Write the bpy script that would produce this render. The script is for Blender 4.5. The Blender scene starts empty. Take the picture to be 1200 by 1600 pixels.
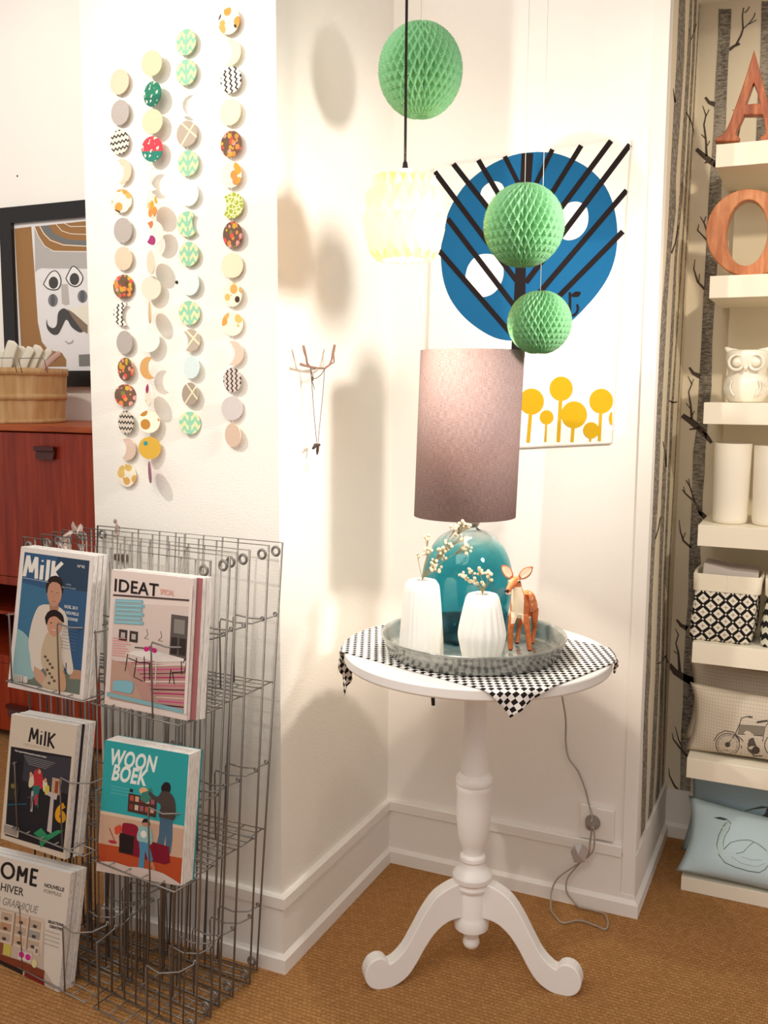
import bpy, bmesh, math, random
from mathutils import Vector, Matrix
from mathutils.bvhtree import BVHTree
from mathutils.geometry import tessellate_polygon
random.seed(7)
S = bpy.context.scene
COL = S.collection
PI = math.pi
# ------------------------------------------------------------------ camera
F_PX, YAW, PIT, ROL, CAM_H = 1500.0, -0.430, 0.124, -0.007, 1.218
fw = Vector((math.sin(YAW)*math.cos(PIT), math.cos(YAW)*math.cos(PIT), -math.sin(PIT)))
rt0 = Vector((math.cos(YAW), -math.sin(YAW), 0)); dn0 = fw.cross(rt0)
rt = math.cos(ROL)*rt0 + math.sin(ROL)*dn0
dn = -math.sin(ROL)*rt0 + math.cos(ROL)*dn0
EYE = Vector((0, 0, CAM_H))
cd = bpy.data.cameras.new('camera'); cam = bpy.data.objects.new('camera', cd); COL.objects.link(cam)
cd.sensor_fit = 'VERTICAL'; cd.sensor_height = 32.0; cd.lens = 32.0*F_PX/1600.0; cd.clip_start = .02
m3 = Matrix((rt, -dn, -fw)).transposed()
cam.matrix_world = Matrix.Translation(EYE) @ m3.to_4x4()
S.camera = cam
# ------------------------------------------------------------------ light
S.view_settings.view_transform = 'Standard'; S.view_settings.look = 'None'
S.view_settings.gamma = 1.0; S.view_settings.exposure = 0.0; S.view_settings.use_curve_mapping = False
w = bpy.data.worlds.new('world'); S.world = w; w.use_nodes = True
w.node_tree.nodes['Background'].inputs[0].default_value = (1.0, .93, .90, 1)
w.node_tree.nodes['Background'].inputs[1].default_value = 0.63

def aim(o, tgt):
    o.rotation_euler = (Vector(tgt)-o.location).to_track_quat('-Z', 'Y').to_euler()
def spot(name, loc, tgt, power, col, size=60, blend=.6, rad=.03):
    l = bpy.data.lights.new(name, 'SPOT'); l.energy = power; l.color = col
    l.spot_size = math.radians(size); l.spot_blend = blend; l.shadow_soft_size = rad
    o = bpy.data.objects.new(name, l); COL.objects.link(o); o.location = loc; aim(o, tgt); return o
def area(name, loc, tgt, power, col, sx, sy):
    l = bpy.data.lights.new(name, 'AREA'); l.shape = 'RECTANGLE'; l.size = sx; l.size_y = sy; l.energy = power; l.color = col
    o = bpy.data.objects.new(name, l); COL.objects.link(o); o.location = loc; aim(o, tgt); return o
def point(name, loc, power, col, rad=.03):
    l = bpy.data.lights.new(name, 'POINT'); l.energy = power; l.color = col; l.shadow_soft_size = rad
    o = bpy.data.objects.new(name, l); COL.objects.link(o); o.location = loc; return o
spot('lamp_from_the_right', (.40, 1.40, 1.62), (-.98, 1.93, 1.25), 85, (1, .94, .88), 62, .8, .10)
spot('track_spot_left', (-1.75, .25, 2.5), (-.80, 1.95, 1.35), 100, (1, .95, .88), 52, .9, .03)
spot('track_spot_poster', (-2.4, 1.3, 2.5), (-2.75, 2.87, 2.05), 62, (1, .95, .84), 75, .9, .05)
spot('niche_fill_spot', (1.05, .55, 2.45), (-.02, 2.5, 1.35), 115, (1, .88, .70), 44, .8, .05)  # warm fill spot added to brighten the niche shelves, no known fixture
area('overhead_fill', (-.6, -.3, 2.6), (-.9, 1.6, .6), 26, (1, .92, .82), 1.6, 1.2)  # added softbox fill from above, stands for no fixture in view

# ------------------------------------------------------------------ helpers
def lin(h):
    if isinstance(h, str):
        h = h.lstrip('#'); c = [int(h[i:i+2], 16)/255 for i in (0, 2, 4)]
    else: c = [v/255 for v in h]
    return tuple((v/12.92 if v <= .04045 else ((v+.055)/1.055)**2.4) for v in c) + (1,)
def W(ax, val, px, py):
    """the point where the line of sight through a photo pixel meets the plane axis=val"""
    d = fw + rt*((px-600)/F_PX) + dn*((py-800)/F_PX)
    t = (val-EYE[ax])/d[ax]
    return EYE + d*t
def ray(px, py):
    return (fw + rt*((px-600)/F_PX) + dn*((py-800)/F_PX)).normalized()
MC = {}
class N:
    def __init__(s, name):
        s.m = bpy.data.materials.new(name); s.m.use_nodes = True; s.t = s.m.node_tree
        s.b = s.t.nodes['Principled BSDF']; s.out = s.t.nodes['Material Output']
    def n(s, typ, **k):
        x = s.t.nodes.new(typ)
        for a, v in k.items(): setattr(x, a, v)
        return x
    def l(s, a, b): s.t.links.new(a, b)
    def set(s, col=None, rough=None, metal=None, spec=None, **kw):
        if col is not None: s.b.inputs['Base Color'].default_value = lin(col)
        if rough is not None: s.b.inputs['Roughness'].default_value = rough
        if metal is not None: s.b.inputs['Metallic'].default_value = metal
        if spec is not None: s.b.inputs['Specular IOR Level'].default_value = spec
        for a, v in kw.items(): s.b.inputs[a.replace('_', ' ')].default_value = v
        return s
    def math(s, op, a, b=None, c=None):
        x = s.n('ShaderNodeMath', operation=op)
        for i, v in enumerate((a, b, c)):
            if v is None: continue
            if isinstance(v, (int, float)): x.inputs[i].default_value = v
            else: s.l(v, x.inputs[i])
        return x.outputs[0]
    def coord(s, kind='Object', scale=None, rot=None):
        tc = s.n('ShaderNodeTexCoord'); o = tc.outputs[kind]
        if scale or rot:
            mp = s.n('ShaderNodeMapping')
            if scale: mp.inputs['Scale'].default_value = scale
            if rot: mp.inputs['Rotation'].default_value = rot
            s.l(o, mp.inputs[0]); o = mp.outputs[0]
        return o
    def noise(s, vec, scale=5, detail=3, rough=.5):
        x = s.n('ShaderNodeTexNoise'); x.inputs['Scale'].default_value = scale; x.inputs['Detail'].default_value = detail
        x.inputs['Roughness'].default_value = rough
        if vec is not None: s.l(vec, x.inputs['Vector'])
        return x.outputs[0]
    def ramp(s, fac, stops, interp='LINEAR'):
        r = s.n('ShaderNodeValToRGB'); r.color_ramp.interpolation = interp; e = r.color_ramp.elements
        while len(e) < len(stops): e.new(.5)
        for i, (p, c) in enumerate(stops): e[i].position = p; e[i].color = lin(c)
        s.l(fac, r.inputs[0]); return r.outputs[0]
    def mix(s, fac, a, b):
        x = s.n('ShaderNodeMix', data_type='RGBA')
        for i, v in ((0, fac), (6, a), (7, b)):
            if isinstance(v, (int, float)): x.inputs[i].default_value = v
            elif isinstance(v, (str, tuple)): x.inputs[i].default_value = lin(v)
            else: s.l(v, x.inputs[i])
        return x.outputs[2]
    def base(s, o): s.l(o, s.b.inputs['Base Color']); return s
    def bump(s, h, strength=.3, dist=.002):
        b = s.n('ShaderNodeBump'); b.inputs['Strength'].default_value = strength; b.inputs['Distance'].default_value = dist
        s.l(h, b.inputs['Height']); s.l(b.outputs[0], s.b.inputs['Normal']); return s
    def translucent(s, fac, col):
        tr = s.n('ShaderNodeBsdfTranslucent')
        if isinstance(col, (str, tuple)): tr.inputs[0].default_value = lin(col)
        else: s.l(col, tr.inputs[0])
        mx = s.n('ShaderNodeMixShader'); mx.inputs[0].default_value = fac
        s.l(s.b.outputs[0], mx.inputs[1]); s.l(tr.outputs[0], mx.inputs[2]); s.l(mx.outputs[0], s.out.inputs[0]); return s
def flat(col, rough=.75, spec=.25):
    k = (col, rough, spec)
    if k not in MC: MC[k] = N('paint_'+str(col).strip('#')).set(col, rough, 0, spec).m
    return MC[k]

def setp(o, p):
    o.parent = p; o.matrix_parent_inverse = parent_inv(p); return o
def mesh_obj(name, verts, faces, mats, parent=None, mi=None, smooth=False, uvs=None):
    me = bpy.data.meshes.new(name); me.from_pydata([tuple(v) for v in verts], [], faces)
    if not isinstance(mats, (list, tuple)): mats = [mats]
    for m in mats: me.materials.append(m)
    if mi: me.polygons.foreach_set('material_index', mi)
    if smooth: me.polygons.foreach_set('use_smooth', [True]*len(faces))
    if uvs:
        ul = me.uv_layers.new(name='UVMap')
        for p in me.polygons:
            for li, vi in zip(p.loop_indices, p.vertices): ul.data[li].uv = uvs[vi]
    me.update()
    o = bpy.data.objects.new(name, me); COL.objects.link(o)
    if parent: setp(o, parent)
    return o
def tag(o, label=None, cat=None, group=None, kind=None):
    if label: o['label'] = label
    if cat: o['category'] = cat
    if group: o['group'] = group
    if kind: o['kind'] = kind
    return o
def empty(name, loc, label=None, cat=None, group=None, rz=0):
    o = bpy.data.objects.new(name, None); COL.objects.link(o); o.location = loc; o.rotation_euler = (0, 0, rz)
    o.empty_display_size = .05
    return tag(o, label, cat, group)
class MB:
    """collects shapes; build() links them as one mesh"""
    def __init__(s): s.v = []; s.f = []; s.m = []; s.sm = []
    def add(s, v, f, mi=0, smooth=False):
        b = len(s.v); s.v += [Vector(x) for x in v]; s.f += [tuple(i+b for i in q) for q in f]
        s.m += [mi]*len(f); s.sm += [smooth]*len(f); return s
    def box(s, x0, x1, y0, y1, z0, z1, mi=0, mat=None):
        v = [Vector((x, y, z)) for z in (z0, z1) for y in (y0, y1) for x in (x0, x1)]
        if mat: v = [mat @ p for p in v]
        return s.add(v, [(0, 2, 3, 1), (4, 5, 7, 6), (0, 1, 5, 4), (2, 6, 7, 3), (0, 4, 6, 2), (1, 3, 7, 5)], mi)
    def tube(s, pts, r, n=6, mi=0, cap=True):
        pts = [Vector(p) for p in pts]; k = len(pts)
        rs = r if isinstance(r, (list, tuple)) else [r]*k
        vs = []; up = None
        for i, p in enumerate(pts):
            d = (pts[min(i+1, k-1)]-pts[max(i-1, 0)]).normalized()
            if up is None:
                up = Vector((0, 0, 1)) if abs(d.z) < .9 else Vector((1, 0, 0))
            a = d.cross(up)
            if a.length < 1e-6: a = d.orthogonal()
            a.normalize(); b = a.cross(d).normalized(); up = b
            for j in range(n):
                t = 2*PI*j/n; vs.append(p+(a*math.cos(t)+b*math.sin(t))*rs[i])
        fs = [(i*n+j, i*n+(j+1) % n, (i+1)*n+(j+1) % n, (i+1)*n+j) for i in range(k-1) for j in range(n)]
        if cap: fs += [tuple(range(n))[::-1], tuple((k-1)*n+j for j in range(n))]
        return s.add(vs, fs, mi, True)
    def lathe(s, prof, c=(0, 0, 0), n=48, mi=0, fn=None, smooth=True, capb=True, capt=True):
        c = Vector(c); vs = []
        for r, z in prof:
            for j in range(n):
                t = 2*PI*j/n; rr = r if fn is None else fn(r, z, t)
                vs.append(c+Vector((rr*math.cos(t), rr*math.sin(t), z)))
        k = len(prof)
        fs = [(i*n+j, i*n+(j+1) % n, (i+1)*n+(j+1) % n, (i+1)*n+j) for i in range(k-1) for j in range(n)]
        s.add(vs, fs, mi, smooth)
        if capb and prof[0][0] > 1e-5: s.add(vs[:n], [tuple(range(n))[::-1]], mi)
        if capt and prof[-1][0] > 1e-5: s.add(vs[-n:], [tuple(range(n))], mi)
        return s
    def ball(s, c, r, n=10, mi=0, sc=(1, 1, 1), rot=None):
        c = Vector(c); vs = []; m = max(4, n//2+1)
        for i in range(m+1):
            p = PI*i/m
            for j in range(n):
                t = 2*PI*j/n; q = Vector((r*sc[0]*math.sin(p)*math.cos(t), r*sc[1]*math.sin(p)*math.sin(t), -r*sc[2]*math.cos(p)))
                if rot: q = rot @ q
                vs.append(c+q)
        return s.add(vs, [(i*n+j, i*n+(j+1) % n, (i+1)*n+(j+1) % n, (i+1)*n+j) for i in range(m) for j in range(n)], mi, True)
    def torus(s, c, R, r, ax=(0, 1, 0), n=16, k=6, mi=0):
        ax = Vector(ax).normalized(); a = ax.orthogonal().normalized(); b = ax.cross(a)
        pts = [Vector(c)+(a*math.cos(2*PI*i/n)+b*math.sin(2*PI*i/n))*R for i in range(n)]
        vs = []
        for i, p in enumerate(pts):
            o = (p-Vector(c)).normalized()
            for j in range(k):
                t = 2*PI*j/k; vs.append(p+(o*math.cos(t)+ax*math.sin(t))*r)
        return s.add(vs, [(i*k+j, i*k+(j+1) % k, ((i+1) % n)*k+(j+1) % k, ((i+1) % n)*k+j) for i in range(n) for j in range(k)], mi, True)
    def build(s, name, mats, parent=None, bevel=0, weld=False):
        o = mesh_obj(name, s.v, s.f, mats, None, s.m)
        o.data.polygons.foreach_set('use_smooth', s.sm)
        if weld or bevel:
            bm = bmesh.new(); bm.from_mesh(o.data); bmesh.ops.remove_doubles(bm, verts=bm.verts, dist=1e-6)
            bmesh.ops.recalc_face_normals(bm, faces=bm.faces); bm.to_mesh(o.data); bm.free()
        if bevel:
            b = o.modifiers.new('b', 'BEVEL'); b.width = bevel; b.segments = 3; b.limit_method = 'ANGLE'; b.angle_limit = .6
        if parent: o.parent = parent; o.matrix_parent_inverse = parent_inv(parent)
        return o
def parent_inv(p):
    return Matrix.LocRotScale(p.location, p.rotation_euler, None).inverted() if p.parent is None else parent_inv_root(p)
def parent_inv_root(p):
    q = p
    while q.parent: q = q.parent
    return Matrix.Identity(4)
# Parts are modelled in world space: when the thing is an Empty standing at its base, the inverse keeps them in place.
def shape2d(outlines, depth, bev=0):
    """filled 2D outline (first) with holes (others), extruded: returns verts, faces in local x,y with z = thickness"""
    cu = bpy.data.curves.new('t', 'CURVE'); cu.dimensions = '2D'; cu.fill_mode = 'BOTH'; cu.extrude = depth/2; cu.bevel_depth = bev; cu.bevel_resolution = 2
    for pts in outlines:
        sp = cu.splines.new('POLY'); sp.points.add(len(pts)-1); sp.use_cyclic_u = True
        for i, p in enumerate(pts): sp.points[i].co = (p[0], p[1], 0, 1)
    return cu2(cu)
def cu2(cu):
    o = bpy.data.objects.new('t', cu); COL.objects.link(o)
    dg = bpy.context.evaluated_depsgraph_get(); dg.update(); me = o.evaluated_get(dg).to_mesh()
    v = [p.co.copy() for p in me.vertices]; f = [tuple(q.vertices) for q in me.polygons]
    o.evaluated_get(dg).to_mesh_clear(); bpy.data.objects.remove(o); bpy.data.curves.remove(cu)
    return v, f
TXT = {}
def text2d(s, bold=0, shear=0, sp=1):
    k = (s, bold, shear, sp)
    if k not in TXT:
        cu = bpy.data.curves.new('t', 'FONT'); cu.body = s; cu.size = 1; cu.offset = bold; cu.shear = shear; cu.space_character = sp; cu.resolution_u = 4
        TXT[k] = cu2(cu)
    return TXT[k]
class Pr:
    """a print: flat coloured shapes laid on a surface, all in one mesh. M maps print coordinates to the surface, nrm points away from it."""
    def __init__(s, M, nrm, step=.00004): s.M = M; s.n = nrm; s.k = 0; s.step = step; s.v = []; s.f = []; s.m = []; s.mats = []
    def mi(s, c):
        m = c if isinstance(c, bpy.types.Material) else flat(c)
        if m not in s.mats: s.mats.append(m)
        return s.mats.index(m)
    def raw(s, pts, faces, c, same=False):
        if not same: s.k += 1
        b = len(s.v); off = s.n*(s.k*s.step) if s.n else None
        for p in pts:
            q = s.M(p[0], p[1])
            if isinstance(q, tuple): q = q[0]+q[1]*(s.k*s.step+.0004)
            else: q = q+off
            s.v.append(q)
        i = s.mi(c)
        s.f += [tuple(j+b for j in f) for f in faces]; s.m += [i]*len(faces); return s
    def poly(s, pts, c, same=False):
        if len(pts) > 4:
            t = tessellate_polygon([[Vector((p[0], p[1], 0)) for p in pts]])
            return s.raw(pts, [tuple(q) for q in t], c, same)
        return s.raw(pts, [tuple(range(len(pts)))], c, same)
    def rect(s, x0, y0, x1, y1, c, same=False): return s.poly([(x0, y0), (x1, y0), (x1, y1), (x0, y1)], c, same)
    def ell(s, cx, cy, rx, ry, c, rot=0, n=26, a0=0, a1=2*PI, same=False):
        ca, sa = math.cos(rot), math.sin(rot); P = []
        for i in range(n):
            t = a0+(a1-a0)*i/(n if abs(a1-a0-2*PI) < 1e-6 else n-1); x, y = rx*math.cos(t), ry*math.sin(t)
            P.append((cx+x*ca-y*sa, cy+x*sa+y*ca))
        return s.raw([(cx, cy)]+P if abs(a1-a0-2*PI) < 1e-6 else P, [(0, i+1, (i+1) % n+1) for i in range(n)] if abs(a1-a0-2*PI) < 1e-6 else [tuple(range(n))], c, same)
    def line(s, pts, wd, c, same=False, closed=False):
        pts = [Vector((p[0], p[1])) for p in pts]
        if closed: pts = pts+[pts[0]]
        k = len(pts); ws = wd if isinstance(wd, (list, tuple)) else [wd]*k; L = []; R = []
        for i, p in enumerate(pts):
            a = pts[max(i-1, 0)]; b = pts[min(i+1, k-1)]
            if closed and i in (0, k-1): a = pts[-2]; b = pts[1]
            d = (b-a)
            if d.length < 1e-9: d = Vector((1, 0))
            d.normalize(); nn = Vector((-d.y, d.x)); sc = 1
            if 0 < i < k-1:
                d1 = (pts[i]-pts[i-1]).normalized(); sc = 1/max(.5, abs(d1.dot(d)))
            L.append(p+nn*ws[i]/2*sc); R.append(p-nn*ws[i]/2*sc)
        return s.raw([tuple(q) for q in L+R], [(i, i+1, k+i+1, k+i) for i in range(k-1)], c, same)
    def text(s, st, x, y, h, c, dx=(1, 0), dy=(0, 1), bold=0, shear=0, wsc=1, sp=1):
        """x,y = left end of the baseline, h = capital height, dx = writing direction, dy = downwards"""
        v, f = text2d(st, bold, shear, sp); g = h/.7
        return s.raw([(x+p.x*g*wsc*dx[0]-p.y*g*dy[0], y+p.x*g*wsc*dx[1]-p.y*g*dy[1]) for p in v], f, c)
    def build(s, name, parent=None):
        return mesh_obj(name, s.v, s.f, s.mats, parent, s.m)
def bez(pts, n=8):
    """smooth curve through points (Catmull-Rom)"""
    P = [Vector(p) for p in pts]; out = []
    for i in range(len(P)-1):
        p0 = P[max(i-1, 0)]; p1 = P[i]; p2 = P[i+1]; p3 = P[min(i+2, len(P)-1)]
        for j in range(n):
            t = j/n
            out.append(.5*((2*p1)+(p2-p0)*t+(2*p0-5*p1+4*p2-p3)*t*t+(3*p1-p0-3*p2+p3)*t**3))
    return out+[P[-1]]
# ------------------------------------------------------------------ the setting
XPL, X0, X2 = -1.457, -.985, -.352
Y0, Y1, Y3, YL = 1.645, 2.183, 2.65, 2.87
ZC = 2.75
def plaster(name, col, weave=.5, sx=60, sz=260, st=.35):
    k = N(name).set(col, .85, 0, .2)
    c = k.coord('Object', (sx, sx, sz)); a = k.noise(c, 1, 3, .6)
    b = k.noise(k.coord('Object'), 9, 2)
    h = k.math('ADD', a, k.math('MULTIPLY', b, .8))
    k.base(k.mix(k.math('MULTIPLY', b, .12), col, '#d8d0c0'))
    return k.bump(h, st, .0022).m
M_weave = plaster('woven_wallpaper', '#f0ece2', sx=110, sz=420, st=.3)
M_wall = plaster('painted_wall', '#f4efe8', sx=90, sz=90, st=.15)
M_trim = plaster('painted_trim', '#f1ece4', sx=20, sz=60, st=.08)
M_niche = plaster('niche_wall', '#e4d8bf', sx=90, sz=90, st=.12)
def struct(o): o['kind'] = 'structure'; return o
def wallbox(name, x0, x1, y0, y1, z0, z1, m): return struct(MB().box(x0, x1, y0, y1, z0, z1).build(name, m))
wallbox('wall_left', -4.6, XPL, YL, YL+.1, 0, ZC, M_wall)
wallbox('wall_pillar', XPL, X0, Y0, YL+.1, 0, ZC, M_weave)
wallbox('wall_back', X0, X2, Y1, YL+.1, 0, ZC, M_wall)
wall_niche = wallbox('wall_niche', X2, 1.7, Y3, YL+.1, 0, ZC, M_niche)
wallbox('ceiling_niche', X2, 1.7, Y1+.03, Y3, 2.19, ZC, M_wall)
# floor: sisal
k = N('sisal').set('#a5723f', .95, 0, .05)
c = k.coord('Object'); 
mp = k.n('ShaderNodeMapping'); mp.inputs['Scale'].default_value = (150, 70, 1); k.l(c, mp.inputs[0])
br = k.n('ShaderNodeTexBrick'); br.offset = .5; br.inputs['Scale'].default_value = 1; br.inputs['Mortar Size'].default_value = .1; br.inputs['Mortar Smooth'].default_value = 1
br.inputs['Brick Width'].default_value = 1.6; br.inputs['Row Height'].default_value = .7
br.inputs['Color1'].default_value = lin('#c08e58'); br.inputs['Color2'].default_value = lin('#9e6c3c'); br.inputs['Mortar'].default_value = lin('#6a4524')
k.l(mp.outputs[0], br.inputs['Vector'])
n1 = k.noise(c, 260, 3, .7); n2 = k.noise(c, 3, 3)
cc = k.mix(k.ramp(n1, [(.35, '#000000'), (.7, '#ffffff')]), k.mix(.45, br.outputs[0], '#8a5c34'), k.mix(.5, br.outputs[0], '#dcae76'))
k.base(k.mix(k.math('MULTIPLY', n2, .35), cc, '#966438')); k.bump(k.math('ADD', br.outputs[1], k.math('MULTIPLY', n1, -.8)), .6, -.003)
struct(MB().box(-4.6, 2.6, -1.5, YL+.1, -.05, 0).build('floor', k.m))
# light grains of fluff lying on the carpet stay part of the floor material
def base_run(name, p, q, nrm, cap=True, h=.165, e=(0, 0)):
    """skirting board from p to q with its face along nrm"""
    p, q, nrm = Vector((*p, 0)), Vector((*q, 0)), Vector((*nrm, 0)); b = MB()
    def slab(t, z0, z1, ext=0, ch=0):
        d = (q-p).normalized(); P, Q = p, q
        zz = [(z0, 0), (z1-ch, 0), (z1, ch)] if ch else [(z0, 0), (z1, 0)]
        vs = []
        for z, sh in zz:
            vs += [P+Vector((0, 0, z)), Q+Vector((0, 0, z)), Q+nrm*(t-sh)+d*(t-sh)*e[1]+Vector((0, 0, z)), P+nrm*(t-sh)-d*(t-sh)*e[0]+Vector((0, 0, z))]
        m = len(zz); fs = [(3, 2, 1, 0), tuple(4*(m-1)+i for i in range(4))]
        for i in range(m-1):
            for j in range(4): fs.append((4*i+j, 4*i+(j+1) % 4, 4*i+4+(j+1) % 4, 4*i+4+j))
        b.add(vs, fs)
    slab(.008, 0, h if not cap else h-.018)
    slab(.017, 0, .042, ch=.011)
    if cap: slab(.014, h-.026, h, ch=.003)
    return struct(b.build(name, M_trim, weld=True))
base_run('baseboard_pillar', (XPL, Y0), (X0, Y0), (0, -1), h=.168, e=(0, 1))
base_run('baseboard_side', (X0, Y0), (X0, Y1), (1, 0), h=.168, e=(1, -1))
base_run('baseboard_back', (X0, Y1), (X2-.026, Y1), (0, -1), h=.168, e=(-1, 0))
base_run('baseboard_corner', (X2-.026, Y1), (X2, Y1), (0, -1), False, .05, e=(0, 1))
base_run('baseboard_end', (X2, Y1), (X2, Y3), (1, 0), False, .15, e=(1, -1))
base_run('baseboard_niche', (X2, Y3), (1.7, Y3), (0, -1), False, .135, e=(-1, 0))
struct(MB().box(X2-.026, X2+.005, Y1-.006, Y1, .045, ZC).box(X2, X2+.005, Y1, Y1+.035, .15, ZC).build('trim_corner', M_trim, bevel=.002))
# birch wallpaper
k = N('birch_bark').set('#8d8578', .9, 0, .15)
c = k.coord('Object', (60, 60, 200)); n1 = k.noise(c, 1, 4, .75); c2 = k.coord('Object', (24, 24, 6)); n2 = k.noise(c2, 1, 2)
k.base(k.ramp(k.math('ADD', k.math('MULTIPLY', n1, .75), k.math('MULTIPLY', n2, .4)), [(.38, '#3d3a36'), (.52, '#6f685f'), (.66, '#a89f90')]))
M_bark = k.m
k = N('birch_bark_pale').set('#8d8578', .9, 0, .15)
c = k.coord('Object', (70, 70, 160)); n1 = k.noise(c, 1, 4, .75)
k.base(k.ramp(n1, [(.35, '#5d564f'), (.5, '#8b8379'), (.66, '#b8afa2')])); M_bark2 = k.m
BR = '#55493f'
pr = Pr(lambda x, y: W(1, Y3-.001, x, y), Vector((0, -1, 0)))
La = [(1123, 14), (1122, 60), (1120, 94), (1117, 141), (1115, 200), (1112, 244), (1109, 280), (1106, 330), (1105, 355), (1102, 411), (1099, 467), (1096, 533), (1093, 585), (1092, 605), (1088, 671), (1083, 705), (1082, 740), (1081, 774), (1079, 822), (1077, 860), (1076, 894), (1075, 941), (1071, 985), (1068, 1044), (1067, 1100), (1064, 1145), (1063, 1200), (1062, 1254)]
wd = [20, 19, 18, 19, 19, 21, 19, 20, 20, 19, 18, 17, 19, 20, 17, 19, 19, 17, 18, 17, 20, 18, 19, 17, 18, 17, 17, 16]
for i in range(len(La)-1):
    a, b = La[i], La[i+1]
    pr.poly([a, (a[0]+wd[i], a[1]), (b[0]+wd[i+1], b[1]), b], M_bark, same=(i > 0))
Lb = [(1190, 2), (1188, 90), (1184, 150), (1181, 226), (1176, 300)]
for a, b in zip(Lb, Lb[1:]): pr.poly([a, (a[0]+30, a[1]), (b[0]+30, b[1]), b], M_bark, same=True)
for ln, wdt in [([(1139, 78), (1147, 72), (1156, 68)], [5, 4, 4]), ([(1150, 70), (1158, 55), (1161, 45), (1160, 25), (1162, 12)], [3, 3, 2.5, 2, 1.5]),
        ([(1161, 45), (1172, 35), (1178, 26), (1180, 20)], 1.6), ([(1163, 20), (1168, 16), (1171, 10)], 1.5), ([(1170, 38), (1182, 31)], 1.2), ([(1118, 163), (1108, 160), (1102, 152)], [9, 5, 4]),
        ([(1124, 262), (1108, 250), (1096, 240), (1088, 233)], [9, 9, 7, 6]), ([(1118, 252), (1104, 253), (1101, 255)], [4, 3, 2]), ([(1104, 244), (1103, 218), (1100, 195), (1103, 180), (1098, 165)], [4, 3, 2.5, 2, 1]),
        ([(1103, 182), (1108, 171)], 1.5), ([(1102, 216), (1096, 210)], 1.5), ([(1105, 228), (1109, 220)], 1.5),
        ([(1105, 376), (1096, 366), (1090, 360), (1092, 350)], [3, 2, 2, 1]), ([(1105, 362), (1100, 348), (1094, 338)], [3, 2, 1]), ([(1100, 348), (1103, 338)], 1.5),
        ([(1101, 452), (1090, 440), (1084, 420), (1086, 405)], [4, 3, 2, 1]), ([(1092, 440), (1093, 428)], 1.5), ([(1094, 588), (1083, 583), (1077, 574)], [8, 5, 3]),
        ([(1112, 692), (1096, 672), (1082, 660), (1066, 649)], [5, 10, 10, 7]), ([(1094, 668), (1084, 670), (1077, 671)], [4, 3, 2]), ([(1081, 655), (1079, 632), (1076, 612), (1081, 600), (1075, 588)], [4, 3, 2, 2, 1]),
        ([(1081, 600), (1084, 592)], 1.2), ([(1078, 638), (1072, 630)], 1.5), ([(1081, 650), (1085, 642)], 1.5),
        ([(1102, 809), (1094, 800), (1083, 781)], [8, 6, 3]), ([(1083, 782), (1072, 772), (1066, 765)], [3, 2, 1.5]), ([(1086, 785), (1078, 760), (1072, 750)], [3, 2, 1.5]), ([(1078, 760), (1076, 748)], 1.2), ([(1071, 772), (1068, 760)], 1.2),
        ([(1080, 856), (1068, 845), (1063, 830), (1061, 812)], [3, 3, 2, 1]), ([(1067, 842), (1071, 832)], 1.5), ([(1074, 982), (1064, 977), (1057, 968)], [8, 5, 3]),
        ([(1084, 1066), (1068, 1058), (1055, 1050), (1046, 1038)], [13, 11, 9, 6]), ([(1062, 1050), (1060, 1020), (1056, 1005), (1060, 992), (1055, 982)], [5, 3, 2, 2, 1]), ([(1059, 1022), (1053, 1017)], 1.5),
        ([(1074, 1182), (1062, 1168), (1052, 1155), (1050, 1145)], [4, 3, 2, 1]), ([(1068, 1172), (1060, 1155), (1055, 1135)], [3, 2, 1]), ([(1062, 1237), (1054, 1228), (1046, 1212), (1045, 1200)], [4, 3, 2, 1]),
        ([(1150, 226), (1158, 190), (1162, 180)], [3, 2, 1]), ([(1145, 190), (1148, 172), (1144, 172)], 1.2)]:
    pr.line(ln, wdt, BR, same=True)
wp = pr.build('tree_pattern', wall_niche)
# the same paper on the end face of the recess
pr = Pr(lambda x, y: W(0, X2+.0005, x, y), Vector((1, 0, 0)))
ya = W(0, X2, 1004, 1080).y
we = struct(MB().add([(X2+.0005, Y1+.036, .15), (X2+.0005, Y3, .15), (X2+.0005, Y3, 2.19), (X2+.0005, Y1+.036, 2.19)], [(0, 1, 2, 3)]).build('wall_end', M_niche))
def strip(T, m, first):
    for i in range(len(T)-1):
        a, b = T[i], T[i+1]; pr.poly([(a[1], a[0]), (a[2], a[0]), (b[2], b[0]), (b[1], b[0])], m, same=(i > 0 or not first))
def shiftx(T, f, g): return [(y, a+f*(1060-y*.052-a)*0+f, b+g) for y, a, b in T]
T1 = [(-30, 1063, 1073), (0, 1061, 1071), (94, 1057, 1069), (200, 1051, 1062), (281, 1047, 1056), (330, 1045, 1056), (400, 1041, 1048), (470, 1035, 1043), (530, 1031, 1040), (640, 1026, 1034), (770, 1020, 1029), (800, 1018, 1027), (880, 1014, 1022), (940, 1011, 1019), (1060, 1007.5, 1016), (1100, 1006, 1013), (1200, 1004, 1011), (1290, 1001.5, 1008), (1310, 1001, 1007)]
T2 = [(-30, 1079, 1084), (0, 1078, 1082), (94, 1073, 1079), (250, 1064, 1070), (300, 1062, 1067), (400, 1054, 1058), (530, 1047, 1052), (640, 1041, 1045), (770, 1033.5, 1040), (900, 1029, 1034), (1050, 1024, 1030), (1200, 1017, 1023), (1290, 1012, 1018)]
T3 = [(-30, 1086, 1090), (94, 1081, 1085), (300, 1070, 1073), (530, 1056, 1058), (640, 1048, 1052), (770, 1042, 1046), (900, 1036.5, 1040), (1050, 1032.5, 1037), (1200, 1027, 1032), (1260, 1024, 1029)]
T4 = [(0, 1092.5, 1094), (300, 1076, 1078), (640, 1058.5, 1060), (900, 1044, 1046), (1100, 1038, 1040.5), (1230, 1034, 1036)]
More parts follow.
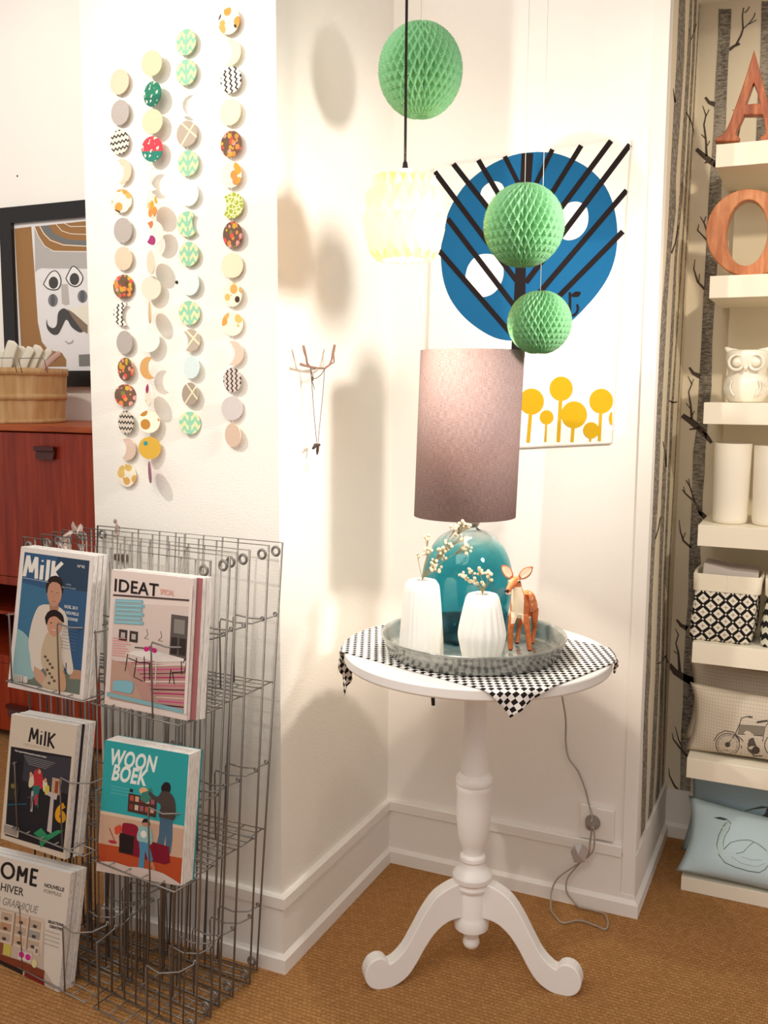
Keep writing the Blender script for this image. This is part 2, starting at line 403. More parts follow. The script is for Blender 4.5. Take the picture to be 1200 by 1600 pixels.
strip(T1, M_bark2, True); strip(T2, M_bark2, False); strip(T3, M_bark2, False); strip(T4, M_bark2, False)
for ln, wdt in [([(1055, 160), (1053, 148), (1052, 138)], [3, 2, 1]), ([(1072, 175), (1080, 190), (1084, 205), (1086, 228)], 2), ([(1080, 62), (1085, 48), (1088, 37)], 1.5), ([(1049, 396), (1055, 380), (1060, 352)], [3, 2, 1.5]), ([(1045, 626), (1052, 629), (1058, 628)], 2.5), ([(1036, 690), (1040, 710), (1041, 730)], [1.5, 2.5, 2]), ([(1024, 842), (1029, 825), (1032, 808)], 2), ([(1027, 1037), (1033, 1035), (1040, 1025), (1044, 1036)], 2)]:
    pr.line(ln, wdt, BR, same=True)
pr.build('tree_pattern', we)
# two nail holes left in the plaster
for nm, q, n_ in (('wall_hole', W(1, YL-.001, 27, 275), 0), ('wall_hole', W(1, Y0-.001, 276, 441), 0)):
    o = MB().lathe([(.0, -.001), (.0035, -.001), (.003, .0012), (0, .0016)], n=10).build('nail', flat('#332c26'))
    o.location = q; o.rotation_euler = (PI/2, 0, 0)
    tag(o, 'tiny dark nail head in the bright wall above the framed poster' if q.x < -2 else 'tiny dark nail head in the textured pillar between the second and third garlands', 'nail')
# ------------------------------------------------------------------ poster, sideboard, basket on the left
PW = YL-.03
M_black = N('frame_black').set('#15100f', .35, 0, .5).m
root = empty('framed_poster', W(1, YL, 70, 604), 'black framed print of a moustached face on the wall above the teak sideboard', 'picture')
A_ = W(1, PW, 0, 325); zt = A_.z; zb = W(1, PW, 77, 604).z; fw_ = .060
xl = W(1, PW, -1, 330).x-.004; xr = xl+.72
def frame_parts():
    b = MB()
    def mitre(P):   # one side of a mitred moulding
        a, c, d, e = [Vector((p[0], 0, p[1])) for p in P]
        f, g = PW, YL-.002
        b.add([Vector((q.x, f, q.z)) for q in (a, c, d, e)]+[Vector((q.x, g, q.z)) for q in (a, c, d, e)], [(0, 1, 2, 3), (7, 6, 5, 4), (0, 4, 5, 1), (1, 5, 6, 2), (2, 6, 7, 3), (3, 7, 4, 0)])
    o_ = [(xl, zb), (xr, zb), (xr, zt), (xl, zt)]; i_ = [(xl+fw_, zb+fw_), (xr-fw_, zb+fw_), (xr-fw_, zt-fw_), (xl+fw_, zt-fw_)]
    for j in range(4): mitre([o_[j], o_[(j+1) % 4], i_[(j+1) % 4], i_[j]])
    return b
frame_parts().build('frame', M_black, root)
pp = Pr(lambda x, y: W(1, PW+.016, x, y), Vector((0, -1, 0)), .00004)
def z4(x, y): return (x/4.444, 300+y/4.444)
def Z(pts): return [z4(*p) for p in pts]
i0, i1 = Vector((xl+fw_-.01, PW+.0165, zb+fw_-.01)), Vector((xr-fw_+.01, PW+.0165, zt-fw_+.01))
OC, WH, GR, DG, BL = '#9a6d35', '#e9e6e6', '#b5b1ad', '#66686a', '#35332f'
# the sheet
b0 = len(pp.v); pp.k += 1; pp.v += [Vector((i0.x, i0.y, i0.z)), Vector((i1.x, i0.y, i0.z)), Vector((i1.x, i0.y, i1.z)), Vector((i0.x, i0.y, i1.z))]; pp.f.append((0, 1, 2, 3)); pp.m.append(pp.mi(WH))
pp.poly(Z([(100, 255), (217, 240), (240, 560), (262, 900), (290, 1040), (335, 1095), (430, 1118), (460, 1165), (460, 1212), (155, 1216)]), OC)
pp.poly(Z([(238, 240), (900, 175), (900, 520), (600, 532), (300, 530), (245, 560)]), GR)
pp.poly(Z([(242, 240), (900, 175), (900, 395), (600, 410), (380, 410), (330, 395), (280, 330)]), OC)
pp.line(Z([(240, 240), (262, 300), (310, 375), (370, 410), (600, 415), (900, 400)]), .9, '#f6f0ea')
pp.poly(Z([(283, 236), (900, 173), (900, 360), (590, 372), (450, 360), (345, 320), (300, 270)]), '#6d7070')
pp.line(Z([(276, 238), (305, 290), (350, 335), (440, 368), (600, 376), (900, 365)]), 1.2, '#f6f0ea')
pp.poly(Z([(335, 230), (900, 170), (900, 310), (590, 338), (470, 330), (380, 290)]), OC)
pp.line(Z([(390, 225), (430, 270), (490, 290), (600, 295), (900, 270)]), .9, '#f6f0ea')
pp.line(Z([(447, 218), (490, 240), (600, 238), (900, 215)]), .9, '#f6f0ea')
pp.ell(*z4(305, 575), 62/4.44, 46/4.44, WH)
pp.ell(*z4(650, 570), 65/4.44, 46/4.44, WH)
pp.poly(Z([(425, 640), (470, 640), (482, 780), (455, 785), (430, 775)]), '#bcb6af')
for ex, ey, r1 in ((372, 625, 0), (518, 600, 0)):
    e = [(-70, 15), (-30, -55), (10, -78), (40, -50), (52, 0), (35, 45), (0, 55), (-40, 45)] if ex < 450 else [(-60, 0), (-25, -70), (0, -82), (35, -50), (58, -5), (40, 40), (5, 57), (-35, 40)]
    P = bez([(ex+a, ey+b, 0) for a, b in e]+[(ex+e[0][0], ey+e[0][1], 0)], 4)
    pp.poly(Z([(p.x, p.y) for p in P[:-1]]), '#efecea'); pp.line(Z([(p.x, p.y) for p in P]), 1.6, BL)
    pp.ell(*z4(ex, ey+5), 33/4.44, 42/4.44, '#3c3a38')
for ex, ey in ((368, 752), (573, 725)):
    pp.ell(*z4(ex, ey), 33/4.44, 44/4.44, '#77777a'); pp.ell(*z4(ex, ey), 16/4.44, 42/4.44, '#56565a')
pp.poly(Z([(468, 812), (600, 783), (800, 760), (800, 1120), (600, 975), (540, 900)]), '#ece6d6')
P = bez([(p[0], p[1], 0) for p in [(325, 880), (335, 925), (370, 945), (395, 920), (405, 840), (440, 808), (475, 825), (500, 855), (560, 930), (582, 960), (555, 975), (500, 940), (462, 885), (430, 940), (405, 985), (370, 990), (335, 960), (323, 920), (325, 880)]], 4)
pp.poly(Z([(p.x, p.y) for p in P[:-1]]), '#3f3c39')
pp.poly(Z([(468, 812), (510, 838), (610, 925), (610, 985), (570, 960), (510, 880)]), '#85705a')
pp.line(Z([(455, 1035), (475, 1052), (500, 1045), (508, 1028)]), 2, '#a8a4a2')
pp.poly(Z([(548, 1130), (900, 1110), (900, 1200), (550, 1210)]), '#7c7a76')
pp.build('print', root)
glz = N('glazing').set('#ffffff', .03, 0, .5, Transmission_Weight=1.0, IOR=1.0).m
gk = N('poster_glass'); gl = gk.n('ShaderNodeBsdfGlossy'); gl.inputs['Roughness'].default_value = .04; tp = gk.n('ShaderNodeBsdfTransparent'); mx = gk.n('ShaderNodeMixShader'); mx.inputs[0].default_value = .06
gk.l(tp.outputs[0], mx.inputs[1]); gk.l(gl.outputs[0], mx.inputs[2]); gk.l(mx.outputs[0], gk.out.inputs[0])
MB().add([(i0.x, PW+.008, i0.z), (i1.x, PW+.008, i0.z), (i1.x, PW+.008, i1.z), (i0.x, PW+.008, i1.z)], [(0, 1, 2, 3)]).build('glass', gk.m, root)

def wood(name, c1, c2, c3, sc=(3, 3, 40), rough=.4, spec=.4):
    k = N(name).set(c2, rough, 0, spec); c = k.coord('Object', sc)
    n = k.noise(c, 1.3, 5, .65); k.base(k.ramp(n, [(.32, c1), (.5, c2), (.68, c3)])); k.bump(n, .06, .001); return k.m
M_teak = wood('teak', '#7c220d', '#922e12', '#a43c18', (40, 40, 2.5))
M_teakh = wood('teak_edge', '#9a4018', '#b85a26', '#cc7038', (2.2, 26, 26))
M_dark = N('dark_recess').set('#1d0d0a', .6).m
YF, YB = 2.40, YL-.004
def SZ(px, py): return W(1, YF, px, py).z
xa, xb = -3.15, XPL-.01
root = empty('sideboard', ((xa+xb)/2, (YF+YB)/2, 0), 'reddish teak sideboard with a dark open shelf standing behind the textured pillar', 'sideboard')
ztop = SZ(60, 664); zd = SZ(50, 905); zd2 = SZ(50, 918); zo = SZ(30, 1027); zo2 = SZ(30, 1040); zbm = SZ(30, 1145)
MB().box(xa-.01, xb, YF-.012, YB, ztop-.022, ztop).build('top', M_teakh, root, bevel=.004)
b = MB().box(xa, xb, YB-.01, YB, zbm, ztop-.022).box(xa, xa+.018, YF, YB-.01, zbm, ztop-.022).box(xb-.018, xb, YF, YB-.01, zbm, ztop-.022)
b.box(xa+.018, xb-.018, YF, YB-.01, zd2, zd).box(xa+.018, xb-.018, YF, YB-.01, zo2, zo).box(xa+.018, xb-.018, YF, YB-.01, zbm, zbm+.018)
b.box(xa+.018, xb-.018, YF+.08, YB-.01, (zd2+zo)/2-.006, (zd2+zo)/2+.006)
b.build('carcass', M_teak, root)
xm = -2.62
def handle(cx, cz, par, w_=.085):
    h = MB(); h.box(cx-w_/2, cx+w_/2, YF-.022, YF-.010, cz-.002, cz+.012)
    h.add([(cx-w_/2, YF-.010, cz+.010), (cx+w_/2, YF-.010, cz+.010), (cx+w_/2-.006, YF-.0195, cz-.03), (cx-w_/2+.006, YF-.0195, cz-.03), (cx-w_/2, YF-.002, cz+.010), (cx+w_/2, YF-.002, cz+.010), (cx+w_/2-.006, YF-.002, cz-.03), (cx-w_/2+.006, YF-.002, cz-.03)], [(0, 3, 2, 1), (0, 4, 7, 3), (1, 2, 6, 5), (3, 7, 6, 2)])
    return h.build('handle', N('handle_wood').set('#4a120a', .4).m, par)
for q0, q1, hx in ((xa+.02, xm-.0015, None), (xm+.0015, xm+.56, None), (xm+.563, xb-.02, None)):
    d = MB().box(q0, q1, YF-.002, YF+.016, zd+.002, ztop-.026).build('door', M_teak, root, bevel=.0015)
    if abs(q0-xm) < .01: handle(W(1, YF, 75, 705).x, SZ(75, 703), d)
for q0, q1 in ((xa+.02, xm-.0015), (xm+.0015, xm+.56), (xm+.563, xb-.02)):
    d = MB().box(q0, q1, YF-.002, YF+.016, zbm+.002, zo2-.002).build('drawer', M_teak, root, bevel=.0015)
    if abs(q0-xm) < .01: handle(W(1, YF, 33, 1110).x, SZ(33, 1106), d, .1)
for lx in (xa+.05, xb-.05):
    for ly in (YF+.05, YB-.05): MB().tube([(lx, ly, 0), (lx, ly, zbm+.002)], [.014, .02], 12).build('leg', M_teak, root)
# basket
yc = 2.56
bx0 = W(1, yc, -52, 577).x; bx1 = W(1, yc-.02, 78, 577).x
tz = W(1, yc-.12, 70, 577).z
hb = W(1, YF+.04, 50, 577).z-ztop
k = N('split_wood').set('#c08a50', .6, 0, .3); c = k.coord('Object', (30, 30, 3)); n_ = k.noise(c, 1.2, 4)
k.base(k.ramp(n_, [(.3, '#c79a66'), (.5, '#d8b07c'), (.7, '#e4c496')])); k.bump(n_, .1, .001); M_split = k.m
bc = Vector(((bx0+bx1)/2, YF+.145, ztop)); R1 = (bx1-bx0)/2
root = empty('wooden_basket', bc, 'round split-wood basket with pale bands holding white utensils on the sideboard', 'basket')
def slat(r, z, t):
    return r*(1-.012*abs(math.sin(t*8)))
MB().lathe([(R1*.93, 0), (R1*.99, hb*.97), (R1*.96, hb*.97), (R1*.90, .008), (0, .008)], bc, 18, smooth=False).build('side_slats', M_split, root)
for z_, h_, nm in ((hb*.9, hb*.1+.006, 'rim_band'), (hb*.44, hb*.11, 'middle_band'), (.001, hb*.07, 'bottom_band')):
    f = lambda z: R1*(.93+.06*z/hb)+.003
    MB().lathe([(f(z_)-.004, z_), (f(z_)+.001, z_), (f(z_+h_)+.001, z_+h_), (f(z_+h_)-.006, z_+h_)], bc, 64, capb=False, capt=False).build(nm, M_split, root)
M_wire = N('grey_wire').set('#8a8782', .35, .9).m
for sx in (-.05, .6):
    x = bc.x+R1*sx; yy = bc.y-R1*math.sqrt(max(0, 1-sx*sx))*.98
    xs, xe = W(1, yy, 29, 560).x, W(1, yy, 68, 560).x
    if sx < 0: xs, xe = xs-.13, xe-.13
    MB().tube([(xs+.003, yy+.01, ztop+hb*.93), (xs, yy, ztop+hb+.03), (xs+.004, yy, ztop+hb+.034), (xe-.006, yy+.004, ztop+hb+.034), (xe-.002, yy+.005, ztop+hb+.028), (xe+.003, yy+.012, ztop+hb*.93)], .0013, 6).build('wire_handle', M_wire, root)
M_wood_white = N('white_wood').set('#eae4d2', .5).m
places = ['leftmost', 'second from the left', 'third from the left', 'fourth from the left', 'fifth from the left', 'sixth from the left', 'rightmost, thin and pinkish']
for i, (px, py, ln, w0, bx) in enumerate([(22, 533, .16, .012, 8), (8, 548, .13, .01, -6), (36, 541, .14, .010, 26), (50, 543, .13, .009, 32), (63, 541, .14, .011, 44), (80, 546, .14, .007, 52), (95, 551, .14, .005, 58)]):
    yy = bc.y-.03+.012*(i % 3)
    tip = W(1, yy, px, py); bot = W(1, yy, bx, 588); d = (tip-bot)
    b = MB(); s = d.normalized(); side = s.cross(Vector((0, 1, 0))).normalized(); n0 = 26; vs = []
    for j in range(n0+1):
        t = j/n0; ww = w0*2.2*(1.0 if t > .35 else .55+.45*t/.35)*(1 if t < .9 else math.sqrt(max(0, 1-((t-.9)/.1)**2))+.02)
        c_ = bot+d*t+side*(.006*math.sin(t*3))
        for a in range(8):
            u = 2*PI*a/8; vs.append(c_+side*ww*math.cos(u)+Vector((0, 1, 0))*.0035*math.sin(u))
    b.add(vs, [(q*8+a, q*8+(a+1) % 8, q*8+8+(a+1) % 8, q*8+8+a) for q in range(n0) for a in range(8)]+[tuple(range(8)), tuple(n0*8+a for a in range(8))], 0, True)
    o = b.build('utensil', M_wood_white if i < 6 else N('pink_wood').set('#cda99a', .5).m)
    rk = {1: 0, 0: 1, 2: 2, 3: 3, 4: 4, 5: 5, 6: 6}[i]
    tag(o, 'white flat-bladed utensil in the split-wood basket, '+places[rk]+' of the row', 'utensil', 'utensils in the split-wood basket')
# ------------------------------------------------------------------ paper garlands on the textured pillar
def discmat(kind, c1='#cfc3a8', c2='#333333'):
    key = ('disc', kind, c1, c2)
    if key in MC: return MC[key]
    k = N('paper_'+kind).set(c1, .8, 0, .2)
    if kind == 'plain':
        n = k.noise(k.coord('Object'), 300, 3); k.base(k.mix(k.math('MULTIPLY', n, .18), c1, '#ffffff'))
    else:
        v = k.coord('Object'); oi = k.n('ShaderNodeObjectInfo'); va = k.n('ShaderNodeVectorMath', operation='ADD'); k.l(v, va.inputs[0]); k.l(oi.outputs['Random'], va.inputs[1]); vr = va.outputs[0]; sp = k.n('ShaderNodeSeparateXYZ'); k.l(v, sp.inputs[0]); X, Z_ = sp.outputs[0], sp.outputs[2]
        if kind in ('zig', 'zigv'):
            if kind == 'zigv': X, Z_ = Z_, X
            tri = k.math('PINGPONG', k.math('ADD', X, 1.0), .0048); s = k.math('ADD', k.math('ADD', Z_, 1.0), k.math('MULTIPLY', tri, 1.0))
            f = k.math('FRACT', k.math('DIVIDE', s, .0125)); f = k.math('LESS_THAN', f, .34); k.base(k.mix(f, c1, c2))
        elif kind == 'floral':
            vo = k.n('ShaderNodeTexVoronoi'); vo.inputs['Scale'].default_value = 100; k.l(vr, vo.inputs['Vector'])
            sc = k.n('ShaderNodeSeparateColor'); k.l(vo.outputs['Color'], sc.inputs[0])
            cr = k.ramp(sc.outputs[0], [(0, '#e0564a'), (.25, '#ee8a4a'), (.45, '#d9958a'), (.65, '#c9a53a'), (.8, '#7d7a45'), (.9, '#6a4a35')], 'CONSTANT')
            f = k.math('LESS_THAN', vo.outputs['Distance'], .0052*100); k.base(k.mix(f, '#6e5644', cr))
        elif kind == 'batik':
            a = k.math('ABSOLUTE', k.math('ADD', X, 0)); w_ = k.math('SINE', k.math('ADD', k.math('MULTIPLY', Z_, 330), k.math('MULTIPLY', k.math('SINE', k.math('MULTIPLY', a, 420)), 1.5)))
            n = k.noise(v, 170, 2); f = k.math('ADD', w_, k.math('MULTIPLY', k.math('SUBTRACT', n, .5), 2.4))
            g = k.math('MAXIMUM', k.math('GREATER_THAN', f, .1), k.math('LESS_THAN', k.math('ADD', a, k.math('MULTIPLY', n, .004)), .0045))
            k.base(k.mix(g, '#d3d7a6', '#8fc5a6'))
        elif kind == 'cross':
            d1 = k.math('ABSOLUTE', k.math('ADD', k.math('SUBTRACT', X, Z_), -.004)); d2 = k.math('ABSOLUTE', k.math('ADD', k.math('ADD', X, Z_), -.012))
            f = k.math('LESS_THAN', k.math('MINIMUM', d1, d2), .0026); k.base(k.mix(f, c1, '#e9dfb8'))
        elif kind in ('blobs', 'blobs2', 'pink'):
            vo = k.n('ShaderNodeTexVoronoi'); vo.inputs['Scale'].default_value = 48 if kind != 'pink' else 40; k.l(vr, vo.inputs['Vector'])
            sc = k.n('ShaderNodeSeparateColor'); k.l(vo.outputs['Color'], sc.inputs[0])
            pal = {'blobs': [(0, '#e39a4c'), (.3, '#d9a95e'), (.5, '#7fa89a'), (.65, '#dcb86a'), (.85, '#4b3b30')], 'blobs2': [(0, '#e3a040'), (.4, '#e0b878'), (.7, '#d98f4c')], 'pink': [(0, '#dd5a95'), (.35, '#b9833a'), (.6, '#c47a50'), (.8, '#a03a6b')]}[kind]
            f = k.math('LESS_THAN', vo.outputs['Distance'], .0095*(48 if kind != 'pink' else 46)); k.base(k.mix(f, '#efe6cf', k.ramp(sc.outputs[0], pal, 'CONSTANT')))
        elif kind == 'honey':
            vo = k.n('ShaderNodeTexVoronoi', feature='DISTANCE_TO_EDGE'); vo.inputs['Scale'].default_value = 110; k.l(v, vo.inputs['Vector'])
            k.base(k.mix(k.math('LESS_THAN', vo.outputs['Distance'], .1), '#a2ab3c', '#e8e6b0'))
        elif kind == 'poppy':
            f = k.math('LESS_THAN', Z_, -.004); n = k.noise(v, 120, 1); f2 = k.math('GREATER_THAN', n, .62)
            k.base(k.mix(f2, k.mix(f, c1, c2), '#f0e6cc'))
        elif kind == 'dot':
            dx = k.math('ADD', X, .009); dz = k.math('ADD', Z_, -.009); d = k.math('SQRT', k.math('ADD', k.math('MULTIPLY', dx, dx), k.math('MULTIPLY', dz, dz)))
            k.base(k.mix(k.math('LESS_THAN', d, .0048), c1, c2))
    MC[key] = k.m; return k.m
def disc_shape(r, cres=None, notch=0):
    n = 36; P = [(r*math.cos(2*PI*i/n), r*math.sin(2*PI*i/n)) for i in range(n)]
    if cres is None: return P
    # crescent: circle minus a circle shifted by cres (signed, in radii)
    sx = cres*r; out = []; a = math.acos(min(1, abs(sx)/2/r)); sgn = 1 if sx > 0 else -1
    base = 0 if sgn > 0 else PI
    for i in range(25): t = base+a+(2*PI-2*a)*i/24; out.append((r*math.cos(t), r*math.sin(t)))
    for i in range(1, 14): t = base+PI+a-(2*a)*i/14; out.append((sx+r*math.cos(t), r*math.sin(t)))
    return out
TAN, GREY, CRM, SAGE, PALE, LBL, PINK = '#d2bf9f', '#a99e94', '#ece6b8', '#c5c29a', '#e4e3d4', '#cfe0dc', '#d9bca5'
G = {
 1: ('leftmost paper garland on the pillar, with tan, grey, zigzag and floral discs', [(187,128,14,19,'plain',TAN),(188,176,13.5,19,'plain',GREY),(187,222,14,18.5,'zig','#e2d8c8'),(190,268,-9,19,'plain',TAN,-.75),(190,314,15,18,'blobs',''),(192,360,13.5,19,'plain',GREY),(193,404,13,18,'plain',TAN),(193,448,15.5,18.5,'floral',''),(192,491,11,18,'zigv','#eee6dc',.95),(195,535,12,18,'plain',GREY),(196,577,11.5,18,'floral',''),(196,618,16,17.5,'floral',''),(197,660,11.5,18,'zig','#d8cbbb'),(199,702,12,17,'plain',PINK,-1.1),(198,743,14,17.5,'blobs','')], (187, 40)),
 2: ('second paper garland from the left, with sage, red, pink and mustard discs', [(237,99,15.5,19,'plain',SAGE),(238,147,13,19,'poppy2',''),(238,190,15.5,19,'plain',SAGE),(238,233,16,19,'poppy',''),(237,279,13,18.5,'plain',PALE,.85),(237,322,8.5,18.5,'blobs2',''),(240,364,11,18.5,'pink','',-1.3),(236,410,6,18,'plain','#d9cdb0'),(236,450,15,18,'plain','#cfccb4'),(234,488,2,17,'plain','#d0b080'),(233,532,15.5,18,'plain','#dcdcce'),(233,575,11,17.5,'plain','#c78f35',.9),(232,617,5,17,'pink',''),(233,659,16,17.5,'pink',''),(234,700,17,17.5,'dot','#c9a03f'),(234,738,2,17,'plain','#8a4058')], (240, 8)),
 3: ('third paper garland from the left, with green batik and pale blue discs', [(291,66,15,19.5,'batik',''),(291,113,15.5,19.5,'batik',''),(293,163,12,18.5,'plain','#eef0ea',.5),(292,209,15.5,19.5,'cross','#b5a796'),(294,255,15.5,19.5,'batik',''),(295,303,14,18.5,'plain','#dce8e0'),(293,350,13,19.5,'batik','',1.45),(295,397,14.5,18.5,'batik',''),(297,443,13.5,18.5,'plain',LBL),(296,489,16,18.5,'batik',''),(298,532,13,17.5,'cross','#b5a796',-1.25),(299,574,12,17.5,'plain',LBL),(297,616,12,18,'cross','#a9998a'),(297,661,16.5,17.5,'batik','')], (291, -20)),
 4: ('rightmost paper garland, nearest the pillar corner, with cream and floral discs', [(358,33,16.5,20,'blobs',''),(360,82,10,19.5,'plain',CRM,-.8),(361,125,16,20,'zigv','#f2ecdc'),(360,175,16,20,'plain',CRM),(361,225,16,20,'floral',''),(361,273,15.5,20,'blobs2',''),(363,321,13,20,'honey','',-1.5),(363,367,14.5,20,'floral',''),(363,415,17,19,'plain','#ebd8b4'),(363,460,14.5,19,'blobs',''),(363,506,16,18.5,'blobs',''),(364,552,9.5,19,'plain',PINK,-.8),(363,594,13.5,19,'zigv','#d6c6bc'),(363,638,16.5,18.5,'plain','#beb2ae'),(364,680,12,18.5,'plain','#d8b89e')], (355, -20)),
}
M_thread = N('thread').set('#d8d2c4', .8).m
for gi, (lab, discs, top) in G.items():
    off = {1: .008, 2: .020, 3: .009, 4: .009}[gi]
    tp = W(1, Y0-.004, *top)
    root = empty('paper_garland', tp, lab+'', 'garland', 'paper disc garlands on the pillar')
    bi = parent_inv(root); pts = [tp]
    for d in discs:
        px, py, rx, ry, kind, col = d[:6]; cres = d[6] if len(d) > 6 else None
        yy = Y0-off-(.012 if (gi == 2 and rx < 12) else 0); c = W(1, yy, px, py)
        R_ = ry*(c-EYE).dot(fw)/F_PX
        az = math.atan2(-c.x, c.y); tw = az-math.acos(max(.05, min(1, rx/ry))) if cres is None else 0
        P = disc_shape(R_, cres)
        if kind == 'poppy2': m = discmat('poppy', '#2f7d62', '#2a6b58')
        elif kind == 'poppy': m = discmat('poppy', '#dd4450', '#2f7d6a')
        elif kind == 'dot': m = discmat('dot', col, '#3c8a86')
        elif kind in ('zig', 'zigv'): m = discmat(kind, col, '#3a332d')
        else: m = discmat(kind, col or '#cfc3a8')
        th = .0009; n = len(P); vs = [(p[0], -th, p[1]) for p in P]+[(p[0], th, p[1]) for p in P]
        tri = [tuple(q) for q in tessellate_polygon([[Vector((p[0], p[1], 0)) for p in P]])]
        fs = tri+[tuple(n+j for j in q[::-1]) for q in tri]+[(j, (j+1) % n, n+(j+1) % n, n+j) for j in range(n)]
        if kind == 'blobs' and random.random() < .8:   # a small zigzag roundel printed on some of the discs
            pass
        o = mesh_obj('paper_disc', vs, fs, [m]); o.parent = root; o.matrix_parent_inverse = bi
        # twist: the thread runs through the centre; crescents stay near flat
        o.location = c+Vector((random.uniform(-.0004, .0004), 0, 0)); o.rotation_euler = (random.uniform(-.04, .04), random.uniform(-.1, .1), tw)
        pts.append(c+Vector((0, 0, R_)))
        pts.append(c-Vector((0, 0, R_)))
    MB().tube(pts, .00035, 5).build('thread', M_thread, root)
# ------------------------------------------------------------------ twig hook and necklace on the side face
XS = X0+.03
H_ = lambda px, py, d=.03: W(0, X0+d, px, py)
M_twig = N('twig').set('#93705f', .7).m; M_twg = N('twig_grey').set('#8b7f78', .6).m
root = empty('twig_hook', H_(485, 573, 0), 'small branching twig hook on the white side wall of the recess', 'hook')
b = MB(); b.tube([H_(470, 569), H_(476, 571), H_(484, 573), H_(495, 575), H_(507, 576)], [.003, .0026, .0024, .002, .002], 8)
b.tube([H_(484, 573), H_(480, 568), H_(478.5, 558), H_(476, 549), H_(474, 540)], [.0022, .0022, .002, .003, .0026], 8)
b.tube([H_(507, 576), H_(515, 570), H_(518, 563), H_(521, 549), H_(523, 539)], [.0022, .0022, .002, .0032, .0026], 8)
b.tube([H_(515, 570), H_(522, 566), H_(521, 549)], [.0018, .0016, .0018], 8); b.tube([H_(492, 574), H_(492, 576, 0)], .002, 8)
b.build('twig', M_twig, root)
root = empty('pendant_necklace', H_(495, 700), 'dark thread necklace with a small brown pendant hanging from the twig hook', 'necklace')
MB().tube(bez([H_(507, 576), H_(505, 610), H_(501, 650), H_(497, 692)], 4), .0008, 5).tube(bez([H_(485, 573), H_(488, 610), H_(491, 650), H_(495, 692)], 4), .0008, 5).tube(bez([H_(507, 577), H_(500, 587), H_(490, 591), H_(485, 574)], 5), .001, 5).build('cord', N('dark_cord').set('#6b5a55', .7).m, root)
b = MB(); b.ball(H_(488, 592), .004, 8, sc=(.7, .7, 1.3)).tube([H_(487, 594), H_(492, 609)], [.0012, .0005], 5); b.build('toggle', flat('#5b4640'), root)
b = MB(); b.tube([H_(489, 701), H_(493, 696), H_(499, 695)], [.0025, .0045, .003], 8).tube([H_(497, 696), H_(496, 705), H_(495.5, 711)], [.003, .0032, .001], 8); b.build('pendant', flat('#4a3833'), root)
# ------------------------------------------------------------------ printed tea towel on the back wall
TY = Y1-.006
def MT(x, y):
    q = W(1, TY, x, y); return q
root = empty('tea_towel', W(1, Y1, 820, 470), 'white tea towel with a blue round tree print, pinned to the back wall', 'towel')
pt = Pr(MT, Vector((0, -1, 0)), .00004)
TL, TR, BRc, BLc = (678, 263), (986, 217), (957, 692), (664, 706)
LIN = N('towel_linen').set('#f3efe6', .9, 0, .1).m
pt.poly([TL, TR, BRc, BLc], LIN)
NV = N('towel_blue').set('#1b5d8a', .9, 0, .1).m; BK = N('towel_black').set('#231d1e', .9, 0, .1).m; YE = N('towel_yellow').set('#c9a01e', .9, 0, .1).m
def z6(x, y): return (640+x/3, 200+y/3)
out = [(z6(*p)) for p in [(600, 112), (680, 118), (760, 145), (840, 190), (905, 255), (945, 330), (968, 420), (974, 510), (965, 600), (935, 690), (885, 770), (825, 840), (760, 905), (690, 955), (600, 985), (500, 997), (430, 992), (370, 970), (300, 925), (240, 870), (190, 800), (160, 720), (148, 640), (147, 560), (160, 480), (180, 400), (215, 330), (265, 262), (340, 198), (420, 152), (510, 121)]]
P = bez([(p[0], p[1], 0) for p in out]+[(out[0][0], out[0][1], 0)], 3)[:-1]
pt.poly([(p.x, p.y) for p in P], NV)
for pts in ([(330, 320), (340, 285), (370, 258), (405, 250), (435, 265), (445, 300), (430, 340), (380, 370), (345, 350)], [(700, 420), (712, 380), (745, 352), (790, 346), (828, 370), (838, 420), (828, 470), (795, 510), (750, 526), (715, 515), (700, 470)], [(262, 690), (275, 645), (310, 603), (355, 590), (405, 600), (435, 640), (440, 690), (420, 745), (385, 780), (340, 792), (300, 775), (268, 740)]):
    P = bez([(*z6(*p), 0) for p in pts+[pts[0]]], 4)[:-1]; pt.poly([(p.x, p.y) for p in P], '#f6f3ec')
def ln(a, b, wdt): pt.line([z6(*a), z6(*b)], wdt/3, BK)
pt.poly([z6(525, 118), z6(580, 118), z6(545, 640), z6(540, 1075), z6(475, 1075), z6(497, 640)], BK)
for a, b, wdt in [((118, 205), (500, 715), 25), ((205, 168), (450, 480), 25), ((322, 150), (470, 400), 24), ((446, 133), (520, 280), 22), ((178, 425), (495, 840), 25), ((138, 575), (490, 980), 25),
                  ((670, 100), (560, 330), 22), ((805, 82), (640, 350), 24), ((945, 60), (640, 470), 25), ((1033, 78), (545, 725), 26), ((1018, 292), (610, 770), 25), ((1000, 485), (630, 860), 25)]: ln(a, b, wdt)
pt.line([z6(752, 770), z6(752, 880)], 4, BK)
pt.line([z6(752+38*math.cos(t*.5), 845+38*math.sin(t*.5)) for t in range(-1, 8)], 3.6, BK)
pt.poly([(p.x, p.y) for p in bez([(*z6(*p), 0) for p in [(752, 790), (775, 768), (803, 770), (790, 792), (752, 790)]], 3)[:-1]], BK)
for cx, cy, r, sx, sy, sw in [(572, 1282, 60, 556, 1475, 16), (643, 1356, 33, 637, 1472, 9), (711, 1222, 56, 698, 1472, 16), (772, 1344, 62, 762, 1472, 15), (899, 1280, 57, 890, 1468, 14), (852, 1417, 38, 847, 1470, 9)]:
    pt.line([z6(cx, cy), z6(sx, sy)], sw/3, YE); pt.ell(*z6(cx, cy), r/3*.97, r/3*1.02, YE)
pt.ell(*z6(950, 1362), 15/3, 32/3, YE, a0=PI/2, a1=3*PI/2, n=16)
